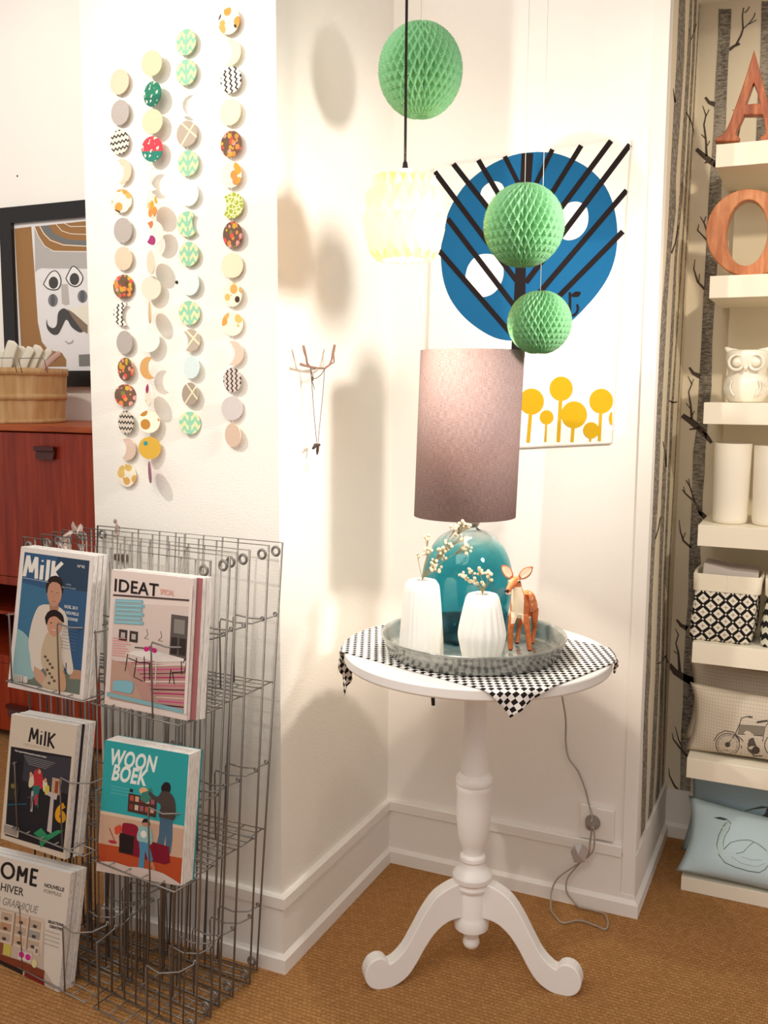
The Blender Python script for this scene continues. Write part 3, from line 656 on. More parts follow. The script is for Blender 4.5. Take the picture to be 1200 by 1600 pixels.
pt.line([TL, BLc], 1, '#d8d2c4'); pt.line([TR, BRc], 1.2, '#d5cfc0'); pt.line([BLc, BRc], 2, '#c9c2b4')
pt.build('printed_cloth', root)
MB().add([MT(*TL)+Vector((0, .003, 0)), MT(*TR)+Vector((0, .003, 0)), MT(*BRc)+Vector((0, .003, 0)), MT(*BLc)+Vector((0, .003, 0)), MT(*TL), MT(*TR), MT(*BRc), MT(*BLc)], [(0, 1, 2, 3), (0, 4, 5, 1), (1, 5, 6, 2), (2, 6, 7, 3), (3, 7, 4, 0), (7, 6, 5, 4)]).build('backing', LIN, root)
# ------------------------------------------------------------------ honeycomb paper balls
def honey_mat():
    k = N('green_tissue').set('#9ad3a0', .8, 0, .15)
    v = k.n('ShaderNodeVertexColor'); v.layer_name = 'depth'
    k.translucent(.35, '#98d69c'); return k.m
M_green = honey_mat()
def honeycomb(R, n=30, rows=8, rot=0, depth=.19, sq=1.03):
    th_n = n*8; ph_n = rows*16; vs = []; fs = []
    for i in range(ph_n+1):
        p = PI*i/ph_n
        for j in range(th_n):
            t = 2*PI*j/th_n
            u = t*n/(2*PI); v = p*rows/PI
            a = abs(((u+v) % 1)-.5)*2; b_ = abs(((u-v) % 1)-.5)*2
            e = min(1-a, 1-b_)            # 0 on the paper edges, 1 in the cell
            fall = math.sin(p)**.5
            d = depth*fall*(min(1, e*1.7))**.8*(.6+.4*math.sin(p))
            seam = max(0, 1-abs(((t-rot+PI) % (2*PI))-PI)/.045); d += .07*seam*math.sin(p)
            r = R*(1-d); dim = 1-.09*math.exp(-((p)/.16)**2)-.09*math.exp(-((PI-p)/.16)**2)
            vs.append((r*math.sin(p)*math.cos(t), r*math.sin(p)*math.sin(t), r*sq*math.cos(p)*dim))
    for i in range(ph_n):
        for j in range(th_n): fs.append((i*th_n+j, (i+1)*th_n+j, (i+1)*th_n+(j+1) % th_n, i*th_n+(j+1) % th_n))
    return vs, fs
for nm, px, py, rpx, D, sq, tw, lab in (('g', 657, 110.5, 67, 1.86, 1.08, .1, 'large green honeycomb paper ball hanging behind the black lamp cord, highest of three'), ('g', 818.5, 352.5, 64, 1.72, 1.02, 0, 'middle-sized green honeycomb paper ball hanging in front of the blue printed tree'), ('g', 843, 504, 51, 1.86, .98, .05, 'smallest green honeycomb paper ball, the lowest of the three')):
    d = fw + rt*((px-600)/F_PX)+dn*((py-800)/F_PX); c = EYE+d*D; R_ = rpx*D/F_PX
    root = empty('honeycomb_ball', c, lab, 'paper ball', 'green honeycomb paper balls')
    rot = math.atan2(-c.y, -c.x)+tw
    v, f = honeycomb(R_, rot=rot, sq=sq); o = mesh_obj('paper_ball', v, f, [M_green], smooth=True); o.parent = root
    MB().tube([c+Vector((0, 0, R_*sq*.9)), Vector((c.x, c.y, ZC))], .0006, 5).build('thread', M_thread, root)
# ------------------------------------------------------------------ folded paper pendant lamp
D = 1.72; c = EYE+(fw+rt*((632-600)/F_PX)+dn*((340-800)/F_PX))*D; R_ = 65*D/F_PX
k = N('folded_paper').set('#f6ecd0', .7, 0, .2); k.translucent(.38, '#f5dba8'); M_paper = k.m
root = empty('paper_pendant_lamp', c, 'glowing white folded paper pendant lamp on a black cord', 'pendant lamp')
N_ = 18; rows = [(.30, 1.02, 0), (.72, .86, 0), (.98, .42, 0), (.93, .20, 0), (1.02, -.12, 0), (.97, -.42, 0), (.90, -.70, 0), (.74, -.88, 0), (.55, -1.0, 0)]
vs = []; fs = []
for i, (r, z, _) in enumerate(rows):
    for j in range(N_*2):
        t = 2*PI*(j+.0)/(N_*2); ph = (j+i) % 2
        zz = z+(.13 if ph else -.13)*(1 if 0 < i < len(rows)-1 else .25); rr = r*(1.0 if ph else .93)
        vs.append((R_*rr*math.cos(t), R_*rr*math.sin(t), R_*zz*.98))
M2 = N_*2
for i in range(len(rows)-1):
    for j in range(M2):
        a, b_, c_, d_ = i*M2+j, i*M2+(j+1) % M2, (i+1)*M2+(j+1) % M2, (i+1)*M2+j
        if (i+j) % 2: fs += [(a, b_, d_), (b_, c_, d_)]
        else: fs += [(a, b_, c_), (a, c_, d_)]
o = mesh_obj('paper_shade', vs, fs, [M_paper]); o.parent = root
so = o.modifiers.new('s', 'SOLIDIFY'); so.thickness = .0006
b = MB(); top = c+Vector((0, 0, R_*1.05))
cap = EYE+(fw+rt*((633-600)/F_PX)+dn*((265-800)/F_PX))*D
b.lathe([(.0062, cap.z-.003), (.0058, cap.z), (.0038, cap.z+.013), (0, cap.z+.0135)], (cap.x, cap.y, 0), 20)
b.build('cord_grip', flat('#1d1716', .4), root)
MB().tube([Vector((cap.x, cap.y, cap.z+.01)), Vector((cap.x, cap.y, ZC))], .0026, 8).build('cord', flat('#1d1716', .6), root)
MB().lathe([(.012, -.0), (.019, -.01), (.019, -.05), (.0, -.05)], (cap.x, cap.y, cap.z), 24).build('lamp_holder', flat('#f3efe6', .5), root)
kb = N('bulb_glow'); kb.b.inputs['Emission Color'].default_value = (1, .86, .66, 1); kb.b.inputs['Emission Strength'].default_value = 12
MB().ball(c+Vector((0, 0, .012)), .024, 16).build('bulb', kb.m, root)
l = point('pendant_bulb_light', c+Vector((0, 0, -.022)), 12, (1, .92, .80), .02); l.parent = root; l.matrix_parent_inverse = parent_inv(root)
# ------------------------------------------------------------------ socket, plug and cable on the back wall
P_ = lambda x, y, d=.01: W(1, Y1-d, x, y)
root = empty('wall_socket', P_(932, 1288, 0), 'cream double wall socket plate above the skirting in the recess', 'socket')
for (x0, x1, y0, y1) in ((907, 931, 1255, 1313), (929, 958, 1262, 1316)):
    a, b_ = P_(x0, y0), P_(x1, y1); MB().box(a.x, b_.x, Y1-.012, Y1, min(a.z, b_.z), max(a.z, b_.z)).build('socket_plate', M_trim, root, bevel=.003)
root = empty('lamp_cable', P_(925, 1288), 'thin clear cable from the table lamp to the socket, curling onto the carpet', 'cable')
M_cab = N('clear_cable').set('#a79c90', .25, 0, .6).m
fl = lambda x, y: W(2, .005, x, y)
MB().tube(bez([W(1, 2.02, 876, 1075), P_(879, 1092, .06), P_(884, 1125, .03), P_(884, 1160), P_(889, 1185), P_(903, 1205), P_(914, 1232), P_(920, 1255), P_(925, 1275, .02), P_(924, 1284, .045)], 5), .0022, 6).build('upper_cable', M_cab, root)
MB().tube(bez([P_(927, 1292, .05), P_(929, 1312, .04), P_(925, 1332, .035), P_(905, 1350, .03), P_(887, 1372, .03), P_(885, 1392, .03), P_(893, 1405, .028), fl(905, 1417), fl(925, 1422), fl(944, 1428), fl(950, 1440), fl(946, 1452), fl(930, 1446), fl(905, 1438), fl(880, 1442), fl(868, 1432), fl(861, 1420), P_(862, 1392, .03), P_(872, 1372, .03), P_(895, 1355, .03), P_(918, 1338, .03), P_(922, 1315, .03), P_(925, 1292, .05)], 5), .002, 6).build('lower_cable', M_cab, root)
q = P_(925, 1287, .02)
MB().lathe([(.018, 0), (.019, .004), (.017, .012), (.013, .026), (.006, .034), (0, .034)], (0, 0, 0), 24).build('plug', N('grey_plug').set('#877c72', .35, 0, .5).m, None)
pl = bpy.data.objects['plug']; pl.location = q+Vector((0, .014, 0)); pl.rotation_euler = (PI/2, 0, 0); pl.parent = root; pl.matrix_parent_inverse = parent_inv(root)
b = MB(); q = P_(906, 1330, .045)
vs = [q+Vector(v) for v in [(-.022, 0, -.006), (-.010, -.010, -.026), (.014, -.006, -.022), (.020, 0, .010), (.008, -.010, .024), (-.012, -.006, .016), (0, -.018, 0), (0, .012, 0)]]
b.add(vs, [(i, (i+1) % 6, 6) for i in range(6)]+[((i+1) % 6, i, 7) for i in range(6)])
o = b.build('foil_piece', N('foil').set('#d6dae2', .12, .55).m, root)
# ------------------------------------------------------------------ pedestal table
T = Vector((-.621, 1.812, 0)); TZ = .700; TR_ = .267
k = N('white_gloss_paint').set('#f1ede8', .38, 0, .4); n_ = k.noise(k.coord('Object'), 30, 3); k.base(k.mix(k.math('MULTIPLY', n_, .12), '#f3efea', '#d9d0c4')); k.bump(n_, .05, .001); M_paint = k.m
table = empty('pedestal_table', T, 'round white painted pedestal table on three curved legs in the wall recess', 'table')
MB().lathe([(TR_-.004, TZ-.0235), (TR_+.0015, TZ-.0215), (TR_+.003, TZ-.018), (TR_+.003, TZ-.0175), (TR_+.003, TZ-.0035), (TR_+.003, TZ-.003), (TR_+.0015, TZ-.0006), (TR_-.001, TZ), (TR_-.0015, TZ), (0, TZ)], T, 128).build('tabletop', M_paint, table)
zc = lambda y: W(1, T.y, 735, y).z-(.006 if y > 1440 else 0)
pf = []
for y, hw in [(1104, 17.5), (1150, 18.7), (1205, 22), (1208, 25), (1213, 28.5), (1219, 29), (1223, 27), (1226, 27.5), (1231, 27.5), (1235, 26.5), (1257, 27), (1280, 26.5), (1300, 24.5), (1315, 20.5), (1326, 16), (1331, 16.5), (1335, 20), (1340, 20.5), (1344, 17.5), (1350, 18.5), (1354, 22), (1359, 29), (1364, 31.5), (1371, 30.5), (1376, 26), (1381, 27.5), (1385, 26), (1388, 22), (1392, 23.5), (1424, 23.5), (1429, 25), (1436, 28), (1442, 27), (1446, 20), (1448, 14.5), (1456, 12.5), (1459, 10.5), (1462, 12.5), (1467, 13.5), (1472, 11.5), (1476, 6), (1477, 0)]:
    pf.append((hw*2.0/F_PX*1.0, zc(y)))
dz = 0
MB().lathe([(.05, TZ-.04), (.05, TZ-.0235)], T, 32).build('collar', M_paint, table)
pf = [(pf[0][0], TZ-.03)]+pf
MB().lathe([(r, z) for r, z in pf[::-1]], T, 48, capb=False).build('column', M_paint, table).modifiers.new('e', 'EDGE_SPLIT').split_angle = .55
# legs: side profile measured along the radius
LP = [(.026, .205), (.05, .200), (.085, .182), (.112, .150), (.135, .112), (.158, .076), (.180, .056), (.196, .050), (.205, .060), (.219, .065), (.236, .059), (.246, .043), (.247, .026), (.238, .010), (.222, .002), (.200, .001), (.178, .006), (.155, .020), (.135, .045), (.115, .077), (.094, .104), (.070, .123), (.048, .131), (.026, .133)]
P = [(.026+(p.x-.026)*.93, p.y) for p in bez([(a, b_, 0) for a, b_ in LP], 3)]
for ang in (-140, 4, 112):
    v, f = shape2d([P], .026, .0028)
    a = math.radians(ang); M = Matrix.Translation(T) @ Matrix.Rotation(a, 4, 'Z') @ Matrix.Rotation(PI/2, 4, 'X')
    bb = MB().add([M @ p for p in v], f); o = bb.build('leg', M_paint, table, weld=True)
MB().tube([W(1, T.y-.14, 676, 1078), W(1, T.y-.14, 677, 1102)], [.004, .0036], 10).build('clip', N('dark_clip').set('#12242c', .2).m, table)
# ------------------------------------------------------------------ checked cloth
e1 = Vector((.948, -.317)); e2 = Vector((.317, .948)); U0, U1, V0, V1 = -.335, .2545, -.21, .195
nu, nv = 130, 90; vs = []; uv = []; Rt = TR_+.006
for i in range(nu+1):
    for j in range(nv+1):
        u = U0+(U1-U0)*i/nu; v = V0+(V1-V0)*j/nv; p = e1*u+e2*v; r = p.length
        if r <= Rt: q = Vector((p.x, p.y, TZ+.0012))
        else:
            n = p/r; over = r-Rt; bend = min(over, .012); z = TZ+.0012-(over-bend*.45)
            fold = .006*math.sin(math.atan2(p.y, p.x)*38)*min(1, over/.05)
            rr = Rt+bend*.45+fold-over*.04
            q = Vector((n.x*rr, n.y*rr, z))
        vs.append(q+Vector((T.x, T.y, 0))); uv.append((u, v))
fs = [(i*(nv+1)+j, (i+1)*(nv+1)+j, (i+1)*(nv+1)+j+1, i*(nv+1)+j+1) for i in range(nu) for j in range(nv)]
k = N('checked_cloth').set('#ffffff', .9, 0, .1); tc = k.n('ShaderNodeTexCoord'); sp = k.n('ShaderNodeSeparateXYZ'); k.l(tc.outputs['UV'], sp.inputs[0])
CW, CH = .0200, .0105
row = k.math('FLOOR', k.math('DIVIDE', k.math('ADD', sp.outputs[1], 1), CH)); sh = k.math('MULTIPLY', row, .30)
fr = k.math('FRACT', k.math('ADD', k.math('DIVIDE', k.math('ADD', sp.outputs[0], 1), CW), k.math('MULTIPLY', row, .5)))
k.base(k.mix(k.math('LESS_THAN', fr, .44), '#f1eee8', '#262020'))
cl = mesh_obj('checked_cloth', vs, fs, [k.m], smooth=True, uvs=uv)
so = cl.modifiers.new('s', 'SOLIDIFY'); so.thickness = .0012; so.offset = 1
tag(cl, 'black and white checked cloth draped over the round white table', 'cloth')
# ------------------------------------------------------------------ tray
ZT = TZ+.0032
k = N('galvanised_metal').set('#8d8f8a', .3, .55); n_ = k.noise(k.coord('Object', (40, 40, 40)), 1, 4, .7); k.base(k.ramp(n_, [(.3, '#8f918b'), (.7, '#b4b5ae')])); k.l(k.ramp(n_, [(.3, '#6a6a6a'), (.8, '#8c8c8c')]), k.b.inputs['Roughness']); M_galv = k.m
tc_ = Vector((-.617, 1.778, ZT)); RT = .184
tray = empty('round_tray', tc_, 'round grey galvanised metal tray lying on the checked cloth', 'tray')
def rib(r, z, t): return r
MB().lathe([(0, 0), (RT*.90, 0), (RT*.925, .003), (RT*.965, .026), (RT*.99, .034), (RT, .036), (RT*1.005, .0385), (RT, .041), (RT*.985, .0395), (RT*.97, .034), (RT*.935, .008), (RT*.915, .0035), (RT*.89, .0022), (0, .0022)], tc_, 128).build('tray_body', M_galv, tray)
ZI = ZT+.0024
a = W(1, tc_.y-RT, 687, 1037); nz = Vector((a.x-tc_.x, a.y-tc_.y, 0)).normalized()
# ------------------------------------------------------------------ table lamp
LB = Vector((-.662, 1.862, ZI))
lamp = empty('table_lamp', LB, 'table lamp with a tall grey-brown linen drum shade on a round teal glass base', 'lamp')
Rg = 73*1.96/F_PX; zt_ = lambda y: W(1, LB.y, 718, y).z
zn = zt_(826); H0 = zn-ZI
prof = [(0, 0), (.55, 0), (.70, .02), (.80, .08), (.86, .17), (.92, .27), (.98, .38), (1.0, .47), (.995, .56), (.96, .66), (.88, .77), (.76, .86), (.60, .935), (.42, .98), (.26, 1.0), (.20, 1.02), (.175, 1.05), (.17, 1.09), (.18, 1.12)]
pp_ = bez([(a, b_, 0) for a, b_ in prof], 3); op = [(p.x*Rg, p.y*H0) for p in pp_]
k = N('teal_glass'); k.set('#2ba3b3', .01, 0, .5, Transmission_Weight=1.0, IOR=1.4); M_glass = k.m
g_in = [(max(0, r-.003), max(z, .012)) for r, z in op[3:]]
k.b.inputs['Base Color'].default_value = lin('#27a2b4')
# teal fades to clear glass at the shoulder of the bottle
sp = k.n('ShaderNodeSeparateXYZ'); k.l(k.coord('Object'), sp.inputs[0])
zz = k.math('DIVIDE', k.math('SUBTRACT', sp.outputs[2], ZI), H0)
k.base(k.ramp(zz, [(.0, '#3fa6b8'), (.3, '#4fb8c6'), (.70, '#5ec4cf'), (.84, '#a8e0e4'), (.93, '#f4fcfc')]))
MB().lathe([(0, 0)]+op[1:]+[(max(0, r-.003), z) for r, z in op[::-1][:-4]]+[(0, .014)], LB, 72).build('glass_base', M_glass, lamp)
MB().lathe([(.020, zn-ZI+.006), (.024, zn-ZI+.012), (.024, zn-ZI+.02), (.014, zn-ZI+.024), (.014, zn-ZI+.07), (.019, zn-ZI+.075), (.019, zn-ZI+.10), (0, zn-ZI+.10)], LB, 32, capb=False).build('lamp_socket', N('brushed_steel').set('#b9b4ac', .3, 1).m, lamp)
k = N('linen_shade').set('#7d6a66', .95, 0, .1); c = k.coord('Object'); sx = k.n('ShaderNodeSeparateXYZ'); k.l(c, sx.inputs[0])
th = k.math('ARCTAN2', k.math('SUBTRACT', sx.outputs[1], LB.y), k.math('SUBTRACT', sx.outputs[0], LB.x))
cb = k.n('ShaderNodeCombineXYZ'); k.l(k.math('MULTIPLY', th, 12), cb.inputs[0]); k.l(k.math('MULTIPLY', sx.outputs[2], 900), cb.inputs[1]); na = k.noise(cb.outputs[0], 1, 2)
cb2 = k.n('ShaderNodeCombineXYZ'); k.l(k.math('MULTIPLY', th, 130), cb2.inputs[0]); k.l(k.math('MULTIPLY', sx.outputs[2], 60), cb2.inputs[1]); nb = k.noise(cb2.outputs[0], 1, 2)
k.base(k.ramp(k.math('ADD', k.math('MULTIPLY', na, .5), k.math('MULTIPLY', nb, .5)), [(.3, '#745f5c'), (.5, '#937d79'), (.7, '#b09a94')])); k.bump(k.math('ADD', na, nb), .25, .0006)
k.translucent(.10, '#a0806c'); M_shade = k.m
sb = W(1, LB.y, 726, 806); st_ = W(1, LB.y, 738, 548); rs = .105
vs = []; n = 72
for r_ in (rs, rs-.0015):
    for cc_ in (sb, st_):
        for j in range(n):
            t = 2*PI*j/n; vs.append(Vector((cc_.x+r_*math.cos(t), LB.y+r_*math.sin(t), cc_.z)))
fs = []
for j in range(n):
    q = (j+1) % n; fs += [(j, q, n+q, n+j), (2*n+j, 3*n+j, 3*n+q, 2*n+q), (n+j, n+q, 3*n+q, 3*n+j), (j, 2*n+j, 2*n+q, q)]
MB().add(vs, fs, 0, True).build('lamp_shade', M_shade, lamp)
b = MB(); zr = sb.z+.035; cx = (sb.x+.004)
b.torus((cx, LB.y, zr), .02, .0015, (0, 0, 1), 24)
for a_ in range(3): b.tube([(cx+.02*math.cos(a_*2.1), LB.y+.02*math.sin(a_*2.1), zr), (cx+(rs-.003)*math.cos(a_*2.1), LB.y+(rs-.003)*math.sin(a_*2.1), zr-.02)], .0015, 6)
b.build('shade_ring', M_wire, lamp)
kb = N('lamp_bulb'); kb.b.inputs['Emission Color'].default_value = (1, .8, .55, 1); kb.b.inputs['Emission Strength'].default_value = 15
MB().lathe([(.012, 0), (.014, .02), (.028, .05), (.03, .07), (.02, .092), (0, .1)], (LB.x, LB.y, zn+.1), 24).build('bulb', kb.m, lamp)
l = point('lamp_bulb_light', (LB.x, LB.y-.034, zn+.15), 15.0, (1, .88, .74), .02); l.parent = lamp; l.matrix_parent_inverse = parent_inv(lamp)
# ------------------------------------------------------------------ vases and dried flowers
M_cer = N('white_ceramic').set('#f2efe6', .35, 0, .5).m
def at_tray(px, py): return W(2, ZI, px, py)
v1 = at_tray(658, 1026); D1 = (v1-EYE).dot(fw); s1 = D1/F_PX
H1 = (1026-903)*s1*1.0
vase1 = empty('ribbed_vase', v1, 'tall tapering white ceramic vase with fine vertical ribs, at the left of the tray', 'vase', 'white ceramic vases on the tray')
def f1(r, z, t): return r*(1-.035*abs(math.sin(t*14))*min(1, (H1-z)/.02)*min(1, z/.006)) if z < H1*.985 else r
pr1 = [(29, 0), (34, .01), (35.5, .05), (34.5, .2), (32.5, .45), (30, .7), (28, .86), (26.5, .93), (22, .985), (15, 1.0), (11.5, 1.0), (11, .97), (20, .9), (26, .5), (28, .06), (0, .04)]
MB().lathe([(r*s1, z*H1) for r, z in pr1], v1, 112, fn=f1, capb=True).build('vase_body', M_cer, vase1)
v2 = at_tray(752, 1034); D2 = (v2-EYE).dot(fw); s2 = D2/F_PX; H2 = (1034-925)*s2*1.0
vase2 = empty('ribbed_vase', v2, 'short bulging white ceramic vase with angular folded ribs, beside the fawn', 'vase', 'white ceramic vases on the tray')
def f2(r, z, t):
    ph = t*9; tri = abs(((ph/PI) % 1)*2-1)
    m_ = math.exp(-((z/H2-.45)/.35)**2)
    return r*(1-.075*tri*m_-.01*tri)
pr2 = [(27, 0), (29, .012), (33, .18), (37.5, .36), (38, .42), (36.5, .52), (30, .80), (26.5, .93), (23, .985), (17, 1.0), (13, 1.0), (12, .97), (20, .85), (30, .4), (25, .06), (0, .04)]
MB().lathe([(r*s2, z*H2) for r, z in pr2], v2, 108, fn=f2).build('vase_body', M_cer, vase2)
M_bud = N('dried_bud').set('#e6d8b8', .9, 0, .1).m; M_stem = N('dried_stem').set('#a08a5c', .8, 0, .1).m
bm_ = MB().ball((0, 0, 0), 1, 8); budmesh = None
def sprig(name, base, y_, H, cl_, lab, seedn, s):
    global budmesh
    rnd = random.Random(seedn)
    root = empty(name, base+Vector((0, 0, H)), lab, 'dried flowers', 'dried flowers in the white vases'); inv = parent_inv(root)
    mouth = base+Vector((0, 0, H))
    for ci, (cx, cy, sprd, nb) in enumerate(cl_):
        tip = W(1, y_+rnd.uniform(-.012, .012), cx, cy)
        mid = mouth.lerp(tip, .55)+Vector((rnd.uniform(-.004, .004), 0, .004))
        b = MB().tube(bez([mouth-Vector((0, 0, .05)), mouth+Vector((0, 0, .002)), mid, tip], 4), .0006, 5)
        buds = []
        for q in range(int(nb*1.3)):
            p = tip+Vector((rnd.gauss(0, sprd), rnd.gauss(0, sprd*.6), rnd.gauss(0, sprd*.8)))
            b.tube([mid.lerp(tip, .5), p], .00035, 4); buds.append(p)
        b.build('stem', M_stem, root)
        for p in buds:
            if budmesh is None: budmesh = MB().ball((0, 0, 0), 1, 8).build('bud', M_bud); o = budmesh
            else: o = budmesh.copy(); COL.objects.link(o)
            r_ = rnd.uniform(.0026, .0040); o.scale = (r_, r_, r_); o.location = p; o.parent = root; o.matrix_parent_inverse = inv
sprig('dried_flowers', v1, v1.y+.005, H1-.004, [(672, 858, .006, 9), (688, 866, .006, 8), (680, 884, .006, 8), (700, 853, .006, 8), (727, 856, .006, 9), (720, 838, .006, 6), (729, 819, .006, 9), (668, 842, .005, 5), (687, 890, .005, 4), (714, 822, .005, 5), (652, 868, .003, 2)], 'tall spray of cream dried flowers in the tall ribbed vase', 3, 1)
sprig('dried_flowers', v2, v2.y, H2-.004, [(724, 900, .004, 6), (735, 893, .004, 6), (748, 893, .004, 7), (762, 896, .004, 6), (742, 908, .004, 5), (755, 911, .003, 4), (733, 905, .003, 4), (767, 906, .003, 3)], 'low cluster of cream dried flowers in the short folded vase', 5, 1)
# ------------------------------------------------------------------ fawn figurine
fx = at_tray(797, 1020); fr_ = at_tray(827, 1017)
# body axis points from the rump towards the chest (towards the camera, a little to its left)
Fc = (fx+fr_)/2; s_ = (Fc-EYE).dot(fw)/F_PX
cam_dir = (EYE-Fc); cam_dir.z = 0; cam_dir.normalize(); right = Vector((0, 0, 1)).cross(cam_dir)  # right as seen by the camera
HH = (1018-876)*s_      # ear tips to floor
def fp(r, f, z): # r: metres to the camera's right, f: metres towards the camera, z: height above the tray
    return Fc+right*r+cam_dir*f+Vector((0, 0, z))
S0 = s_
def sk(name, nodes, edges, mat, parent, sub=2, root_i=0):
    me = bpy.data.meshes.new(name); me.from_pydata([tuple(n[0]) for n in nodes], edges, []); me.materials.append(mat)
    o = bpy.data.objects.new(name, me); COL.objects.link(o)
    m = o.modifiers.new('skin', 'SKIN'); m.use_smooth_shade = True
    for i, nd in enumerate(nodes):
        sv = me.skin_vertices[0].data[i] if me.skin_vertices else None
        if sv is None: break
        r_ = nd[1] if isinstance(nd[1], tuple) else (nd[1], nd[1]); sv.radius = r_; sv.use_root = (i == root_i)
    su = o.modifiers.new('sub', 'SUBSURF'); su.levels = sub; su.render_levels = sub
    if parent: o.parent = parent; o.matrix_parent_inverse = parent_inv(parent)
    return o
fawn = empty('fawn_figurine', Fc, 'spotted orange-brown fawn figurine standing at the right of the tray', 'figurine')
k = N('fawn_coat').set('#b8653a', .6, 0, .3); tc2 = k.n('ShaderNodeTexCoord'); g = k.n('ShaderNodeNewGeometry')
rel = k.n('ShaderNodeVectorMath', operation='SUBTRACT'); k.l(k.coord('Object'), rel.inputs[0]); rel.inputs[1].default_value = Fc
def dot(vv, d):
    x = k.n('ShaderNodeVectorMath', operation='DOT_PRODUCT'); k.l(vv, x.inputs[0]); x.inputs[1].default_value = d; return x.outputs['Value']
pr_, pf_, pz_ = dot(rel.outputs[0], right), dot(rel.outputs[0], cam_dir), dot(rel.outputs[0], (0, 0, 1))
nf = dot(g.outputs['Normal'], cam_dir); nz2 = dot(g.outputs['Normal'], (0, 0, 1))
no = k.noise(k.coord('Object'), 130, 3)
coat = k.ramp(no, [(.3, '#a9552c'), (.7, '#c8733f')])
vo = k.n('ShaderNodeTexVoronoi'); vo.inputs['Scale'].default_value = 95; k.l(k.coord('Object'), vo.inputs['Vector'])
spt = k.math('MULTIPLY', k.math('LESS_THAN', vo.outputs['Distance'], .20), k.math('MULTIPLY', k.math('GREATER_THAN', pz_, 62*S0), k.math('LESS_THAN', pf_, -.004)))
coat = k.mix(spt, coat, '#f4e2c8')
SR = lambda x: x*S0
# cream throat and chest: a band on the front between the forelegs, plus the belly
cen = k.math('ABSOLUTE', k.math('SUBTRACT', pr_, SR(-5)))
chest = k.math('MULTIPLY', k.math('LESS_THAN', cen, k.math('SUBTRACT', SR(10.5), k.math('MULTIPLY', no, SR(2)))), k.math('MULTIPLY', k.math('GREATER_THAN', pz_, SR(46)), k.math('MULTIPLY', k.math('LESS_THAN', pz_, SR(106)), k.math('GREATER_THAN', nf, .35))))
belly = k.math('MULTIPLY', k.math('LESS_THAN', nz2, -.55), k.math('GREATER_THAN', pz_, SR(42)))
coat = k.mix(k.math('MAXIMUM', chest, belly), coat, '#ead9bd')
hoof = k.math('LESS_THAN', pz_, SR(5)); coat = k.mix(hoof, coat, '#3a241b')
k.base(coat); k.bump(no, .1, .0006); M_fawn = k.m
q = S0
nodes = [ (fp(4*q, -22*q, 74*q), (15*q, 17*q)),   # 0 mid body
 (fp(-1*q, 0, 72*q), (14*q, 17*q)),               # 1 chest
 (fp(14*q, -45*q, 78*q), (14*q, 17*q)),           # 2 rump
 (fp(-5*q, 7*q, 90*q), (10*q, 10*q)),             # 3 neck base
 (fp(-8*q, 9*q, 106*q), (8*q, 8*q)),              # 4 neck
 (fp(-8*q, 10*q, 118*q), (8.5*q, 8.5*q)),         # 5 head back
 (fp(-13*q, 20*q, 113*q), (7.5*q, 7.5*q)),        # 6 brow
 (fp(-19*q, 31*q, 104*q), (4.6*q, 4.4*q)),        # 7 muzzle
 (fp(-20.5*q, 34*q, 102.5*q), (3.6*q, 3.4*q)),    # 8 nose
 # front left leg
 (fp(-11*q, 0*q, 62*q), 7.5*q), (fp(-15*q, 3*q, 38*q), 4.6*q), (fp(-15*q, 2*q, 30*q), 4.8*q), (fp(-14.5*q, 2*q, 8*q), 4.0*q), (fp(-14.5*q, 4*q, 1.5*q), 4.6*q),
 # front right leg
 (fp(6*q, -2*q, 62*q), 7.5*q), (fp(11*q, 1*q, 38*q), 5*q), (fp(12*q, 1*q, 30*q), 5*q), (fp(15*q, 1*q, 8*q), 4.0*q), (fp(15.5*q, 3*q, 1.5*q), 4.6*q),
 # hind left
 (fp(3*q, -42*q, 62*q), 9*q), (fp(0*q, -34*q, 44*q), 5.5*q), (fp(-2*q, -46*q, 28*q), 4*q), (fp(-4*q, -42*q, 8*q), 3.2*q), (fp(-5*q, -39*q, 1.5*q), 4*q),
 # hind right
 (fp(21*q, -44*q, 62*q), 9*q), (fp(22*q, -36*q, 44*q), 5.5*q), (fp(23*q, -48*q, 28*q), 4*q), (fp(20*q, -44*q, 8*q), 3.2*q), (fp(19.5*q, -41*q, 1.5*q), 4*q),
 (fp(16*q, -62*q, 80*q), 4*q), (fp(16*q, -66*q, 70*q), 3*q) ]
edges = [(0, 1), (0, 2), (1, 3), (3, 4), (4, 5), (5, 6), (6, 7), (7, 8), (1, 9), (9, 10), (10, 11), (11, 12), (12, 13), (1, 14), (14, 15), (15, 16), (16, 17), (17, 18), (2, 19), (19, 20), (20, 21), (21, 22), (22, 23), (2, 24), (24, 25), (25, 26), (26, 27), (27, 28), (2, 29), (29, 30)]
body = sk('body', nodes, edges, M_fawn, fawn)
M_ear = N('ear_inner').set('#dcb79b', .7).m
hd = fp(-9*q, 13*q, 118*q)
